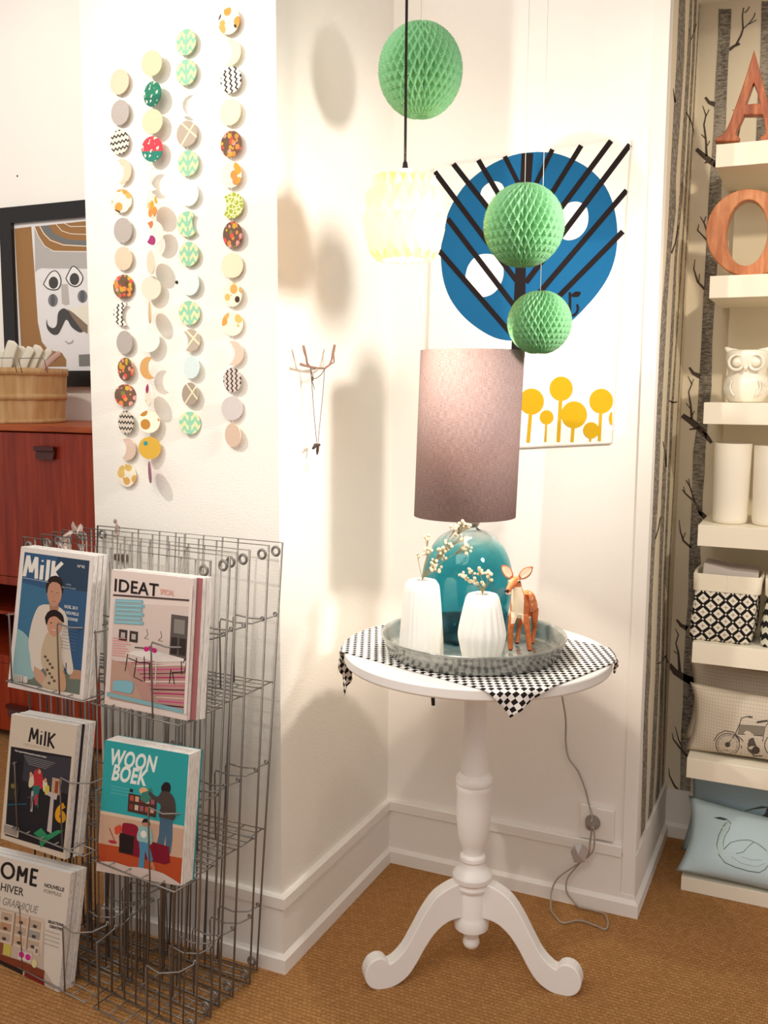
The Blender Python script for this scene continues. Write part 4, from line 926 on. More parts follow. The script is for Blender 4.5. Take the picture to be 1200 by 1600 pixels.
for sgn, tip in ((-1, fp(-31*q, 8*q, 139*q)), (1, fp(17*q, 6*q, 137*q))):
    a0 = hd+right*(sgn*6*q)+Vector((0, 0, 2*q)); d = (tip-a0); L_ = d.length; dn_ = d.normalized(); wv = dn_.cross(cam_dir).normalized()
    for mt, wf, off_, nm in ((M_fawn, 1.0, 0, 'ear'), (M_ear, .78, 1.2*q, 'ear_lining')):
        vs = []; nn_ = 10
        for i in range(nn_+1):
            t = i/nn_; ww = 7.5*q*wf*math.sin(PI*min(1, t*.93+.1))**.7; cc_ = a0+d*(t if wf == 1 else .08+t*.84)
            for a in range(8):
                u = 2*PI*a/8; cup = 2.2*q*(math.cos(u)**2)*(1 if wf == 1 else 1)
                vs.append(cc_+wv*ww*math.cos(u)+cam_dir*(off_+cup+1.1*q*math.sin(u)))
        o = MB().add(vs, [(i*8+a, i*8+(a+1) % 8, i*8+8+(a+1) % 8, i*8+8+a) for i in range(nn_) for a in range(8)]+[tuple(range(8))[::-1], tuple(nn_*8+a for a in range(8))], 0, True).build(nm, mt, fawn)
M_nose = flat('#2a1512', .3); M_eye = flat('#14100e', .1, .6)
MB().ball(fp(-21.5*q, 36.5*q, 103.5*q), 3.3*q, 12, sc=(1.1, .8, .9)).build('nose', M_nose, fawn)
MB().ball(fp(-19*q, 33*q, 99*q), 3.6*q, 12, sc=(1.2, 1, .6)).build('muzzle_patch', M_ear, fawn)
for ex, ef, ez in ((-3.5, 21, 115.5), (-18, 21, 115)):
    o = MB().ball(fp(ex*q, ef*q-1.2*q, ez*q), 2.6*q, 12, sc=(1, 1, .8)).build('eye_ring', M_ear, fawn)
    MB().ball(fp((ex+.3)*q, ef*q+.7*q, ez*q), 2.0*q, 12).build('eye', M_eye, fawn)
# ------------------------------------------------------------------ display shelf in the niche
k = N('shelf_lacquer').set('#efe6d2', .45, 0, .4); M_shelf = k.m
YS = 2.35; XS0, XS1 = -.262, .56
tops = [1.776, 1.487, 1.200, .913, .629, .341, .036]
ordn = ['topmost', 'second', 'third', 'fourth', 'fifth', 'sixth', 'lowest']
unit = empty('shelf_unit', ((XS0+XS1)/2, 2.5, 0), 'cream floating shelf unit with thick boards in the niche at the right', 'shelf')
MB().box(XS0+.02, XS1, Y3-.018, Y3-.001, .0, 1.74).build('back_panel', N('back_panel').set('#e6d9bd', .6).m, unit)
for i, z in enumerate(tops):
    h = .050 if i < 6 else .036
    MB().box(XS0, XS1, YS, Y3-.018, z-h, z).build('shelf_board', M_shelf, unit, bevel=.0012)
SP = lambda px, py, y=YS+.03: W(1, y, px, py)
# wooden letters
def wood2():
    k = N('letter_wood').set('#a4572f', .4, 0, .4); c = k.coord('Object', (60, 60, 9)); n = k.noise(c, 1, 4, .6)
    k.base(k.ramp(n, [(.3, '#7c3819'), (.5, '#a4542b'), (.7, '#c47a48')])); k.bump(n, .05, .0005); return k.m
M_letter = wood2()
def letter(name, outl, y, depth, label, z0, mat):
    pts = [[(W(1, y, *p).x, W(1, y, *p).z) for p in o] for o in outl]
    zmin = min(p[1] for p in pts[0]); sh = z0-zmin
    v, f = shape2d(pts, depth, .0025)
    bb = MB().add([Vector((p.x, y-p.z, p.y+sh)) for p in v], f)
    o = bb.build(name, mat, None, weld=True); return tag(o, label, 'letter')
zz5 = lambda x, y: (1000+x/5.333, y/5.333)
outer = [zz5(*p) for p in [(952, 490), (1120, 1120), (1150, 1150), (1210, 1175), (1255, 1195), (1255, 1205), (1010, 1205), (1015, 1180), (1050, 1160), (1058, 1130), (1035, 985), (865, 985), (835, 1050), (800, 1120), (790, 1150), (805, 1170), (822, 1185), (820, 1205), (640, 1205), (645, 1192), (700, 1160), (735, 1110), (770, 1030), (860, 780), (905, 640)]]
inner = [zz5(*p) for p in [(948, 700), (912, 800), (868, 918), (1012, 905), (985, 790)]]
letter('wooden_letter', [outer, inner], 2.40, .022, 'reddish wooden capital letter A standing on the topmost shelf', 1.7765+.0025, M_letter)
P1 = [(1172+66*math.cos(t*PI/24), 366+66*math.sin(t*PI/24)) for t in range(48)]
P1 = [(x, min(y, 430.5)) for x, y in P1]
P2 = [(1168+34*math.cos(t*PI/18)-5*math.sin(t*PI/18)*.6, 366+53*math.sin(t*PI/18)) for t in range(36)]
k = N('ring_wood').set('#c07243', .4, 0, .4); c = k.coord('Object', (20, 20, 70)); vo = k.n('ShaderNodeTexVoronoi'); vo.inputs['Scale'].default_value = .8; k.l(k.coord('Object', (40, 40, 12)), vo.inputs['Vector']); n = k.noise(k.coord('Object', (70, 70, 14)), 1, 4, .6)
k.base(k.mix(.4, k.ramp(n, [(.3, '#8f4a25'), (.5, '#b96b3c'), (.7, '#d79a68')]), k.ramp(vo.outputs['Distance'], [(.1, '#a75a2e'), (.7, '#d08e5c')])))
letter('wooden_letter', [P1, P2], 2.40, .035, 'round light-brown wooden letter shaped like an O on the second shelf', 1.4875+.0025, k.m)
# owl
oc = SP(1165, 629, 2.44); oc.z = 1.2005; so_ = (oc-EYE).dot(fw)/F_PX
owl = empty('owl_figure', oc, 'glossy white ceramic owl on the third shelf', 'ornament')
M_gl = N('glazed_white').set('#f5efdf', .15, 0, .6).m
prof = [(0, 0), (22, 0), (27, 3), (33, 14), (34.5, 24), (33, 35), (29, 42), (27.5, 46), (29, 52), (32, 60), (33.5, 68), (33, 75), (30, 79), (24, 80.5), (10, 79), (0, 78.5)]
pq = bez([(a, b_, 0) for a, b_ in prof], 3)
yawo = math.atan2(-oc.x, oc.y)*0
MB().lathe([(max(0, p.x)*so_, p.y*so_) for p in pq], oc, 48, fn=lambda r, z, t: r*(1-.12*abs(math.sin(t)))).build('body', M_gl, owl)
for sg in (-1, 1):
    b = MB().tube(bez([oc+Vector((sg*18*so_, 0, 74*so_)), oc+Vector((sg*27*so_, 0, 79*so_)), oc+Vector((sg*34.5*so_, 0, 85*so_))], 4), [9*so_, 8.6*so_, 8*so_, 7*so_, 6*so_, 5*so_, 4*so_, 2.6*so_, 1*so_][:9], 12); b.build('ear', M_gl, owl)
    f_ = -25*so_
    MB().torus(oc+Vector((sg*14*so_, f_-3*so_, 61*so_)), 11.5*so_, 2.2*so_, (sg*.25, 1, 0), 24, 8).ball(oc+Vector((sg*14*so_, f_-1*so_, 61*so_)), 7*so_, 14, sc=(1, .6, 1)).build('eye', M_gl, owl)
    b = MB()
    for a in range(4): b.tube(bez([oc+Vector((sg*(20+a*3)*so_, -(28-a*4.5)*so_, (34-a*2)*so_)), oc+Vector((sg*(22+a*3)*so_, -(26-a*5)*so_, 22*so_)), oc+Vector((sg*(16+a*3)*so_, -(27-a*4)*so_, (10+a)*so_))], 4), 1.6*so_, 6)
    b.build('wing', M_gl, owl)
MB().tube([oc+Vector((0, -29*so_, 57*so_)), oc+Vector((0, -34*so_, 52*so_)), oc+Vector((0, -31*so_, 47*so_))], [3.5*so_, 3.2*so_, .8*so_], 10).build('beak', M_gl, owl)
# tall plain white vases
for px, w_, lab in ((1139.5, 27.5, 'left of the two plain tall white cylinder vases on the fourth shelf'), (1201.5, 29, 'right of the two plain tall white cylinder vases on the fourth shelf')):
    c0 = SP(px, 822, 2.425); c0.z = .9135; s0 = (c0-EYE).dot(fw)/F_PX; Hv = 124*s0
    root = empty('cylinder_vase', c0, lab, 'vase', 'plain cylinder vases')
    MB().lathe([(0, 0), (23*s0, 0), (25*s0, .003), (26*s0, .012), (27*s0, .6*Hv), (28*s0, Hv-.002), (27.5*s0, Hv), (26.3*s0, Hv-.001), (25.5*s0, .6*Hv), (24*s0, .01), (0, .01)], c0, 56).build('vase_body', N('matt_white').set('#efe7d6', .6, 0, .3).m, root)
# patterned fabric bags
k = N('tile_print').set('#ffffff', .85, 0, .15); tc = k.n('ShaderNodeTexCoord'); sp = k.n('ShaderNodeSeparateXYZ'); k.l(tc.outputs['UV'], sp.inputs[0])
a_ = k.math('MULTIPLY', k.math('ADD', k.math('ADD', sp.outputs[0], sp.outputs[1]), 5), 30); b_ = k.math('MULTIPLY', k.math('ADD', k.math('SUBTRACT', sp.outputs[0], sp.outputs[1]), 5), 30)
pa, pb = k.math('PINGPONG', a_, .5), k.math('PINGPONG', b_, .5)
mx_, mn_ = k.math('MAXIMUM', pa, pb), k.math('MINIMUM', pa, pb)
lat = k.math('LESS_THAN', mn_, .15); cross = k.math('LESS_THAN', mx_, .15); dots = k.math('LESS_THAN', k.math('ADD', k.math('PINGPONG', k.math('MULTIPLY', a_, 4), .5), k.math('PINGPONG', k.math('MULTIPLY', b_, 4), .5)), .42)
lat2 = k.math('MULTIPLY', lat, k.math('SUBTRACT', 1, k.math('MULTIPLY', cross, dots)))
cen_ = k.math('GREATER_THAN', mn_, .36)
star = k.math('MULTIPLY', cen_, k.math('LESS_THAN', k.math('ABSOLUTE', k.math('SUBTRACT', pa, pb)), .05))
k.base(k.mix(star, k.mix(lat2, '#e4dccb', '#1d1a1a'), '#8c8674')); M_tile = k.m
k = N('cream_cotton').set('#e9e0cb', .9, 0, .1); n_ = k.noise(k.coord('Object'), 40, 4); k.bump(n_, .4, .004); M_cot = k.m
M_tissue = N('grey_paper').set('#b5aaa2', .7).m
def bag(px0, px1, label, m):
    y0 = 2.375; zb_ = .6295; z1 = SP(0, 0).z
    a = W(1, y0, px0, 1005).x; b2 = W(1, y0, px1, 1005).x; wb = (b2-a)
    zc_ = W(1, y0, 1100, 920).z; zt2 = W(1, y0, 1100, 896).z; root = empty('fabric_bag', ((a+b2)/2, y0+.08, zb_), label, 'bag', 'patterned fabric bags on the fifth shelf')
    dpt = .12
    def ring(z, x0, x1, dp, bul, n=10):
        P = []
        c = [(x0, y0), (x1, y0), (x1, y0+dp), (x0, y0+dp)]
        for i in range(4):
            p, q = c[i], c[(i+1) % 4]
            for j in range(n):
                t = j/n; nx, ny = (q[1]-p[1]), -(q[0]-p[0]); L_ = math.hypot(nx, ny); s = math.sin(PI*t)*bul
                P.append(Vector((p[0]+(q[0]-p[0])*t+nx/L_*s, p[1]+(q[1]-p[1])*t+ny/L_*s, z)))
        return P
    x0t, x1t = a+.010, b2+.012
    zs = [(0, -.004), (.06, .004), (.3, .008), (.6, .006), (.85, .003), (1, 0)]
    b = MB(); vs = []; uv = []
    for t, bl in zs:
        z = zb_+(zc_-zb_)*t; rg = ring(z, a+(x0t-a)*t+(.008 if t == 0 else 0), b2+(x1t-b2)*t-(.008 if t == 0 else 0), dpt, bl)
        per = 0
        for i, p in enumerate(rg):
            uv.append((p.x+p.y*.7, p.z)); vs.append(p)
    n = 40; fs = [(i*n+j, i*n+(j+1) % n, (i+1)*n+(j+1) % n, (i+1)*n+j) for i in range(len(zs)-1) for j in range(n)]+[tuple(range(n))[::-1]]
    mesh_obj('bag_body', vs, fs, [m], root, smooth=True, uvs=uv).matrix_parent_inverse = parent_inv(root)
    vs = []
    for z, ex in ((zc_-.004, .003), (zc_-.002, .005), (zt2-.002, .006), (zt2, .004), (zt2-.003, -.002), (zc_, -.004)):
        vs += ring(z, x0t-ex, x1t+ex, dpt+ex, .003)
    fs = [(i*n+j, i*n+(j+1) % n, (i+1)*n+(j+1) % n, (i+1)*n+j) for i in range(5) for j in range(n)]
    MB().add(vs, fs, 0, True).build('folded_cuff', M_cot, root)
    mid = (x0t+x1t)/2
    vs = [(x0t+.012, y0+.01, zt2-.02), (x1t-.002, y0+.01, zt2-.02), (x1t-.002, y0+.02, zt2+.008), (mid+.01, y0+.018, zt2+.010), (x0t+.014, y0+.02, zt2+.022), (x0t+.012, y0+.1, zt2-.02), (x1t-.004, y0+.1, zt2-.02), (x1t-.006, y0+.09, zt2+.012), (mid, y0+.09, zt2+.014), (x0t+.014, y0+.09, zt2+.024)]
    MB().add(vs, [(0, 1, 2, 3, 4), (9, 8, 7, 6, 5), (4, 3, 8, 9), (3, 2, 7, 8), (1, 6, 7, 2), (0, 4, 9, 5)]).build('paper_contents', M_tissue, root, bevel=.002)
bag(1076, 1172, 'fabric bag with black and white lattice print and cream cuff on the fifth shelf', M_tile)
k = N('diamond_print').set('#ffffff', .85, 0, .15); tc = k.n('ShaderNodeTexCoord'); sp = k.n('ShaderNodeSeparateXYZ'); k.l(tc.outputs['UV'], sp.inputs[0])
tri = k.math('PINGPONG', k.math('MULTIPLY', k.math('ADD', sp.outputs[0], 3), 1), .02)
f = k.math('LESS_THAN', k.math('FRACT', k.math('DIVIDE', k.math('ADD', k.math('ADD', sp.outputs[1], 1), tri), .028)), .5); k.base(k.mix(f, '#cfcdb8', '#22201e'))
bag(1188, 1290, 'fabric bag with bold black zigzag print at the right end of the fifth shelf', k.m)
# ------------------------------------------------------------------ cushions
def cushion(c, hx, hz, th, lean, roll, mat, label, group, yaw=0):
    M = Matrix.Translation(c) @ Matrix.Rotation(yaw, 4, 'Z') @ Matrix.Rotation(roll, 4, 'Y') @ Matrix.Rotation(lean, 4, 'X')
    n = 28; vs = []; front = []
    for side in (-1, 1):
        for i in range(n+1):
            for j in range(n+1):
                u, v = -1+2*i/n, -1+2*j/n
                t = (1-abs(u)**2.6)**.62*(1-abs(v)**2.6)**.62
                pin = 1-.085*(1-v*v)*abs(u)**3; pin2 = 1-.11*(1-u*u)*abs(v)**3
                wr = .0035*math.sin(u*9+v*5+c.x*30)*t**.3*(abs(u)**2+abs(v)**2)*.5
                vs.append(M @ Vector((hx*u*pin, side*(th*t+wr), hz*v*pin2)))
    m = (n+1)**2; fs = []
    for i in range(n):
        for j in range(n):
            a, b_, c_, d_ = i*(n+1)+j, (i+1)*(n+1)+j, (i+1)*(n+1)+j+1, i*(n+1)+j+1
            fs += [(a, b_, c_, d_), (m+d_, m+c_, m+b_, m+a)]
    root = empty('cushion', c-Vector((0, 0, hz)), label, 'cushion', group)
    o = MB().add(vs, fs, 0, True).build('cover', mat, root, weld=True)
    bvh = BVHTree.FromPolygons([tuple(v) for v in vs], fs)
    def M2(px, py):
        h = bvh.ray_cast(EYE, ray(px, py))
        if h[0] is None: h = bvh.find_nearest(W(1, c.y-th, px, py))
        nn = h[1]
        if nn.dot(EYE-h[0]) < 0: nn = -nn
        return (h[0], nn)
    return root, M2
k = N('checked_linen').set('#cfc2ad', .95, 0, .1); sp = k.n('ShaderNodeSeparateXYZ'); k.l(k.coord('Object'), sp.inputs[0])
gx = k.math('LESS_THAN', k.math('FRACT', k.math('MULTIPLY', k.math('ADD', sp.outputs[0], 3), 150)), .22); gz = k.math('LESS_THAN', k.math('FRACT', k.math('MULTIPLY', sp.outputs[2], 130)), .22)
n_ = k.noise(k.coord('Object'), 8, 2)
k.base(k.mix(k.math('MULTIPLY', k.math('MAXIMUM', gx, gz), .3), k.mix(n_, '#d6cab6', '#c9bba8'), '#8d8378')); M_lin = k.m
k = N('pale_blue_linen').set('#a9bfc4', .95, 0, .1); n_ = k.noise(k.coord('Object', (300, 300, 300)), 1, 2); k.base(k.mix(k.math('MULTIPLY', n_, .3), '#c3d6da', '#a3bac1')); M_bl = k.m
k = N('slate_blue_linen').set('#8fa3aa', .95, 0, .1); n_ = k.noise(k.coord('Object', (300, 300, 300)), 1, 2); k.base(k.mix(k.math('MULTIPLY', n_, .3), '#a3b7be', '#869aa3')); M_sl = k.m
xL = W(1, 2.43, 1066, 1100).x
cushion(Vector((xL+.235, 2.50, .341+.105)), .235, .108, .045, -.10, 0, M_lin, 'plain checked linen cushion standing behind the motorcycle cushion on the sixth shelf', 'linen cushions on the sixth shelf')
xL = W(1, 2.40, 1073, 1160).x
_, MM = cushion(Vector((xL+.22, 2.405, .341+.083)), .222, .084, .042, -.10, .02, M_lin, 'checked linen cushion printed with an old motorcycle on the sixth shelf', 'linen cushions on the sixth shelf')
pr = Pr(MM, None, .00003); INK = '#4a423c'
def zc2(x, y): return (1080+x*120/457, 1000+y*420/1600)
def ZL(P): return [zc2(*p) for p in P]
def ringl(cx, cy, rx, ry, wd): pr.line([zc2(cx+rx*math.cos(t*PI/16), cy+ry*math.sin(t*PI/16)) for t in range(32)], wd, INK, closed=True)
ringl(217, 622, 70, 66, 1.1); ringl(217, 622, 58, 55, .5); pr.ell(*zc2(217, 622), 4, 4, INK)
for a in range(12): pr.line([zc2(217, 622), zc2(217+66*math.cos(a*PI/6+.2), 622+62*math.sin(a*PI/6+.2))], .25, '#7a7067', same=a > 0)
pr.line(ZL([(135, 600), (160, 560), (200, 540), (250, 548), (285, 590), (300, 640), (295, 675)]), 1.2, INK)
pr.line(ZL([(217, 622), (262, 560), (285, 510), (300, 465), (330, 455), (355, 462)]), 1.3, INK)
pr.line(ZL([(262, 560), (300, 590), (340, 650), (370, 690), (425, 690)]), 1.4, INK)
pr.poly(ZL([(290, 505), (435, 515), (425, 570), (275, 560)]), '#847a6c'); pr.line(ZL([(290, 505), (435, 515), (425, 570), (275, 560)]), .7, INK, closed=True)
pr.poly(ZL([(345, 590), (370, 580), (385, 620), (395, 660), (370, 685), (340, 660), (335, 620)]), '#5a5048'); pr.ell(*zc2(385, 655), 6, 6, INK)
pr.line(ZL([(390, 490), (455, 480)]), 3, INK); pr.line(ZL([(410, 690), (425, 600), (440, 520), (470, 470)]), 1, INK); pr.line(ZL([(340, 455), (365, 460)]), 2.2, INK)
ringl(505, 625, 68, 66, 1.1)
pr.build('motorcycle_print', _)
xL = W(1, 2.46, 1066, 1260).x
_, MM = cushion(Vector((xL+.235, 2.505, .036+.124)), .235, .134, .040, -.06, .03, M_sl, 'slate blue cushion with a dark bird print behind the swan cushion, lowest shelf', 'blue cushions on the lowest shelf')
pr = Pr(MM, None, .00003)
pr.poly(ZL([(200, 1052), (300, 1022), (370, 1000), (420, 988), (470, 995), (470, 1080), (400, 1080), (330, 1080)]), '#4c4d4a'); pr.poly(ZL([(300, 1030), (340, 1025), (360, 1060), (320, 1065)]), '#9aa3a2'); pr.build('bird_print', _)
xL = W(1, 2.37, 1062, 1330).x
_, MM = cushion(Vector((xL+.24, 2.40, .036+.077)), .24, .094, .042, -.62, .06, M_bl, 'pale blue linen cushion printed with a swan on the lowest shelf', 'blue cushions on the lowest shelf')
pr = Pr(MM, None, .00003)
pr.poly(ZL([(190, 1245), (235, 1205), (290, 1192), (345, 1190), (400, 1215), (450, 1250), (470, 1300), (450, 1350), (400, 1380), (330, 1370), (250, 1345), (190, 1310), (160, 1270), (155, 1225), (165, 1160), (185, 1110), (205, 1080), (222, 1078), (235, 1100), (215, 1140), (195, 1185)]), '#b9ccca')
pr.line(ZL([(140, 1058), (180, 1062), (215, 1070), (235, 1090), (225, 1130), (200, 1170), (190, 1210), (195, 1245), (235, 1205), (290, 1192), (345, 1190), (400, 1215), (450, 1255)]), .9, '#4f5c5e')
pr.line(ZL([(215, 1082), (190, 1110), (165, 1160), (152, 1220), (165, 1280), (200, 1325), (260, 1352), (340, 1375), (405, 1385), (440, 1365), (460, 1340)]), 1.1, '#4f5c5e')
pr.line(ZL([(265, 1272), (310, 1262), (345, 1225), (375, 1200)]), .9, '#69767a'); pr.line(ZL([(240, 1290), (300, 1330), (390, 1350), (440, 1330)]), .5, '#7d8b8e'); pr.line(ZL([(300, 1290), (360, 1310), (420, 1310)]), .5, '#7d8b8e')
pr.poly(ZL([(135, 1056), (175, 1054), (215, 1066), (200, 1074), (160, 1066)]), '#3e4648')
pr.build('swan_print', _)
# ------------------------------------------------------------------ wire magazine rack leaning in front of the pillar
RW = N('rack_wire').set('#8a8580', .4, .6).m
rack = empty('magazine_rack', (-1.25, 1.5, 0), 'grey wire magazine rack of close-set grid panels standing against the textured pillar', 'rack')
# panel planes: (top-left, top-right, bottom-left, bottom-right) depths from front to rear
PN = [((-1.451, 1.43), (-.958, 1.368), (-1.481, 1.455), (-1.022, 1.385)), ((-1.446, 1.475), (-.956, 1.425), (-1.480, 1.50), (-1.026, 1.44)), ((-1.449, 1.51), (-.965, 1.462), (-1.480, 1.53), (-1.030, 1.475)),
      ((-1.452, 1.54), (-.960, 1.496), (-1.480, 1.556), (-1.022, 1.512)), ((-1.452, 1.585), (-.958, 1.560), (-1.480, 1.592), (-1.014, 1.562)), ((-1.432, 1.625), (-.953, 1.603), (-1.481, 1.612), (-1.026, 1.608))]
ZH = .925
def bil(P, s, z):
    t = z/ZH; tl, tr, bl, br_ = P
    a = Vector(tl).lerp(Vector(tr), s); b = Vector(bl).lerp(Vector(br_), s); c = b.lerp(a, t)
    return Vector((c.x, c.y, z))
LV = [(.012, .155), (.325, .470), (.640, .780)]
for pi_, P in enumerate(PN):
    b = MB(); r1 = .0023; r2 = .0017
    q = lambda s, z: bil(P, s, z)
    b.tube([q(0, .006), q(0, ZH), q(1, ZH), q(1, .006), q(0, .006)], r1, 6)
    for s in (.5,): b.tube([q(s, .006), q(s, ZH)], r1, 6)
    for s in ((.07, .14, .21, .28, .35, .42, .58, .65, .72, .79, .86, .93) if pi_ == 0 else (.12, .24, .36, .45, .60, .70, .78) if pi_ % 2 else (.08, .2, .31, .42, .56, .66, .75)):
        b.tube([q(s, .006), q(s, ZH)], r2, 5)
    for z in (.325, .64): b.tube([q(0, z), q(1, z)], r2, 5)
    panel = b.build('grid_panel', RW, rack)
    e = MB()
    for s, z in ((.97, ZH-.018), (.03, ZH-.018), (.97, .024), (.03, .024)): MB().torus(q(s, z), .0085, .0028, (q(0, .5)-q(1, .5)).cross(Vector((0, 0, 1))), 14, 6).build('eyelet', RW, panel)
    nrm = (q(1, .5)-q(0, .5)).cross(Vector((0, 0, 1))).normalized()
    if nrm.dot(EYE-q(.5, .5)) < 0: nrm = -nrm
    dep = .058 if pi_ == 0 else .040
    for zb_, za_ in LV:
        for s0, s1 in ((.015, .475), (.525, .985)):
            if pi_ in (1, 3) and s0 < .1 and zb_ > .3: continue
            b = MB()
            A, B = q(s0, zb_), q(s1, zb_); A2, B2 = A+nrm*dep, B+nrm*dep
            b.tube([A, A2, B2, B], r2, 6)
            for i in range(1, 5): t = i/5; b.tube([A.lerp(B, t)+nrm*.002, A.lerp(B, t)+nrm*dep], r2*.8, 5)
            b.tube([A+nrm*dep*.5, B+nrm*dep*.5], r2*.8, 5)
            for s, sg, ii in ((s0, 1, .035), (s1, -1, .13)):
                t0 = q(s, za_); t1 = t0+nrm*dep; inn = (q(s+sg*ii, za_)-t0); inn.z = 0
                f0 = q(s, zb_)+nrm*dep+inn; f1 = Vector((f0.x, f0.y, za_-.004))
                b.tube([t0+Vector((0, 0, .004)), t0+nrm*.004-Vector((0, 0, .003)), t0+nrm*dep*.55-Vector((0, 0, .006))+inn*.15, t1+inn*.55-Vector((0, 0, .003)), f1+Vector((0, 0, .004))-inn*.05, f1-Vector((0, 0, .004)), f0], r2, 6)
                e0 = q(s, za_); b.torus(e0, .004, .0013, nrm, 10, 5)
            b.build('pocket', RW, panel)
# scraps of clear ribbon knotted at the rear left corner
M_rib = N('ribbon').set('#cdb7aa', .3, 0, .6, Alpha=.8).m
rnd = random.Random(4)
for px, py, y in ((104, 834, 1.50), (120, 828, 1.54), (128, 845, 1.52), (100, 850, 1.47), (122, 820, 1.58), (185, 822, 1.61)):
    c = W(1, y, px, py)
    pts = [c+Vector((rnd.uniform(-.012, .012), rnd.uniform(-.008, .008), rnd.uniform(-.022, .012))) for _ in range(7)]
    P = bez(pts, 4); vs = []
    for i, p in enumerate(P):
        a = i*.35; wv = Vector((math.cos(a)*.004, math.sin(a)*.003, .003)); vs += [p-wv, p+wv]
    rb = MB().add(vs, [(2*i, 2*i+1, 2*i+3, 2*i+2) for i in range(len(P)-1)], 0, True).build('ribbon', M_rib, rack); so = rb.modifiers.new('s', 'SOLIDIFY'); so.thickness = .0006
o = MB().box(W(1, Y0, 183, 870).x, W(1, Y0, 204, 870).x, Y0-.012, Y0, W(1, Y0, 190, 875).z, W(1, Y0, 190, 865).z).build('wall_bracket', flat('#6b5a4c', .5), None, bevel=.002)
tag(o, 'small brown bracket fixed to the textured pillar behind the wire rack', 'bracket')
# ------------------------------------------------------------------ magazines
# the plane of the covers: in front of the first panel, leaning with it
FP = PN[0]
def coverM(off_t, off_b):
    a = bil(FP, 0, ZH); b = bil(FP, 1, ZH); c = bil(FP, 0, .02); nr = (bil(FP, 1, .5)-bil(FP, 0, .5)).cross(Vector((0, 0, 1))).normalized()
    if nr.dot(EYE-a) < 0: nr = -nr
    a, b, c = a+nr*off_t, b+nr*off_t, c+nr*off_b
    n = (b-a).cross(c-a).normalized()
    if n.dot(EYE-a) < 0: n = -n
    def M(px, py):
        d = ray(px, py); t = (a-EYE).dot(n)/d.dot(n); return EYE+d*t
    return M, n
M_page = N('paper_pages'); c = M_page.coord('Object', (3, 3, 3)); M_page.set('#e6e2dc', .8)
sp = M_page.n('ShaderNodeSeparateXYZ'); M_page.l(M_page.coord('Object'), sp.inputs[0]); dd = M_page.noise(M_page.coord('Object', (500, 500, 4)), 1, 2); M_page.base(M_page.ramp(dd, [(.3, '#c9c4be'), (.6, '#efece6')])); M_page = M_page.m
class Mag:
    def __init__(s, quad, offs, t, label, group, name='magazine', round_=0):
        s.M, s.n = coverM(*offs); s.q = quad; s.t = t; TL, TR, BR_, BL_ = [s.M(*p) for p in quad]
        s.c3 = (TL, TR, BR_, BL_)
        s.root = empty(name, (BL_+BR_)/2, label, 'magazine' if name == 'magazine' else 'book', group)
        s.pr = Pr(s.M, s.n, .000025)
        TLq, TRq, BRq, BLq = quad
        s.map = lambda u, v: tuple((TLq[i]*(1-u)+TRq[i]*u)*(1-v)+(BLq[i]*(1-u)+BRq[i]*u)*v for i in (0, 1))
    def P(s, pts): return [s.map(*p) for p in pts]
    def poly(s, pts, c, same=False): s.pr.poly(s.P(pts), c, same)
    def rect(s, a, b, c, d, col): s.poly([(a, b), (c, b), (c, d), (a, d)], col)
    def sm(s, pts, c, k=4): P = bez([(a, b_, 0) for a, b_ in pts+[pts[0]]], k)[:-1]; s.poly([(p.x, p.y) for p in P], c)
    def ell(s, u, v, ru, rv, c): s.poly([(u+ru*math.cos(t*PI/9), v+rv*math.sin(t*PI/9)) for t in range(18)], c)
    def line(s, pts, w, c): s.pr.line(s.P(pts), w, c)
    def text(s, st, u, v, h, c, wsc=1, bold=0, shear=0, sp=1):
        a = Vector(s.map(u, v)); b = Vector(s.map(u+.2, v)); d = Vector(s.map(u, v+.2)); dx = (b-a).normalized(); dy = (d-a).normalized()
        s.pr.text(st, a.x, a.y, h, c, (dx.x, dx.y), (dy.x, dy.y), bold, shear, wsc, sp)
    def stack(s, copies):
        """copies: list of (thickness, shift to the right, label) of the same issue standing behind; the front copy is s.root"""
        TL, TR, BR_, BL_ = s.c3; ux = (TR-TL).normalized(); back = -s.n; pos = 0
        s.pr.build('cover', s.root).matrix_parent_inverse = parent_inv(s.root)
        for i, (t, sh, lab, edge) in enumerate(copies):
            root = s.root if i == 0 else empty('magazine', (BL_+BR_)/2+back*pos, lab, 'magazine', s.root.get('group'))
            o_ = back*pos+ux*sh; th = t-.0012
            A = [p+o_+back*.0004 for p in (TL, TR, BR_, BL_)]; B = [p+o_+back*th+ux*.001 for p in (TL, TR, BR_, BL_)]
            MB().add(A+B, [(0, 3, 2, 1), (4, 5, 6, 7), (0, 1, 5, 4), (1, 2, 6, 5), (2, 3, 7, 6), (3, 0, 4, 7)]).build('pages', [M_page] if edge is None else [M_page, flat(edge)], root)
            if i > 0:
                f = 0.0003; C = [p+back*-.0004 for p in A]; MB().add(C+[p+back*.0003 for p in C], [(0, 3, 2, 1), (4, 5, 6, 7), (0, 1, 5, 4), (1, 2, 6, 5), (2, 3, 7, 6), (3, 0, 4, 7)]).build('cover', flat(edge or '#e9e6e1'), root)
            pos += t
OFFT, OFFB = .040, .054
def milk(m, u, v, w_, h, wd, c):
    X = lambda a: u+w_*a
    Y = lambda a, b: v+h*b+.03*w_*a
    def L(pts): m.line([(X(a), Y(a, b)) for a, b in pts], wd, c)
    L([(.0, 1), (.06, .0)]); L([(.06, .0), (.17, .75)]); L([(.17, .75), (.29, .0)]); L([(.29, .0), (.33, 1)])
    L([(.46, .32), (.46, 1)]); m.ell(X(.46), Y(.46, .12), w_*.03, h*.045, c); L([(.62, .02), (.62, 1)]); L([(.76, .02), (.76, 1)]); L([(1, .02), (.78, .52)]); L([(.78, .50), (1, 1)])
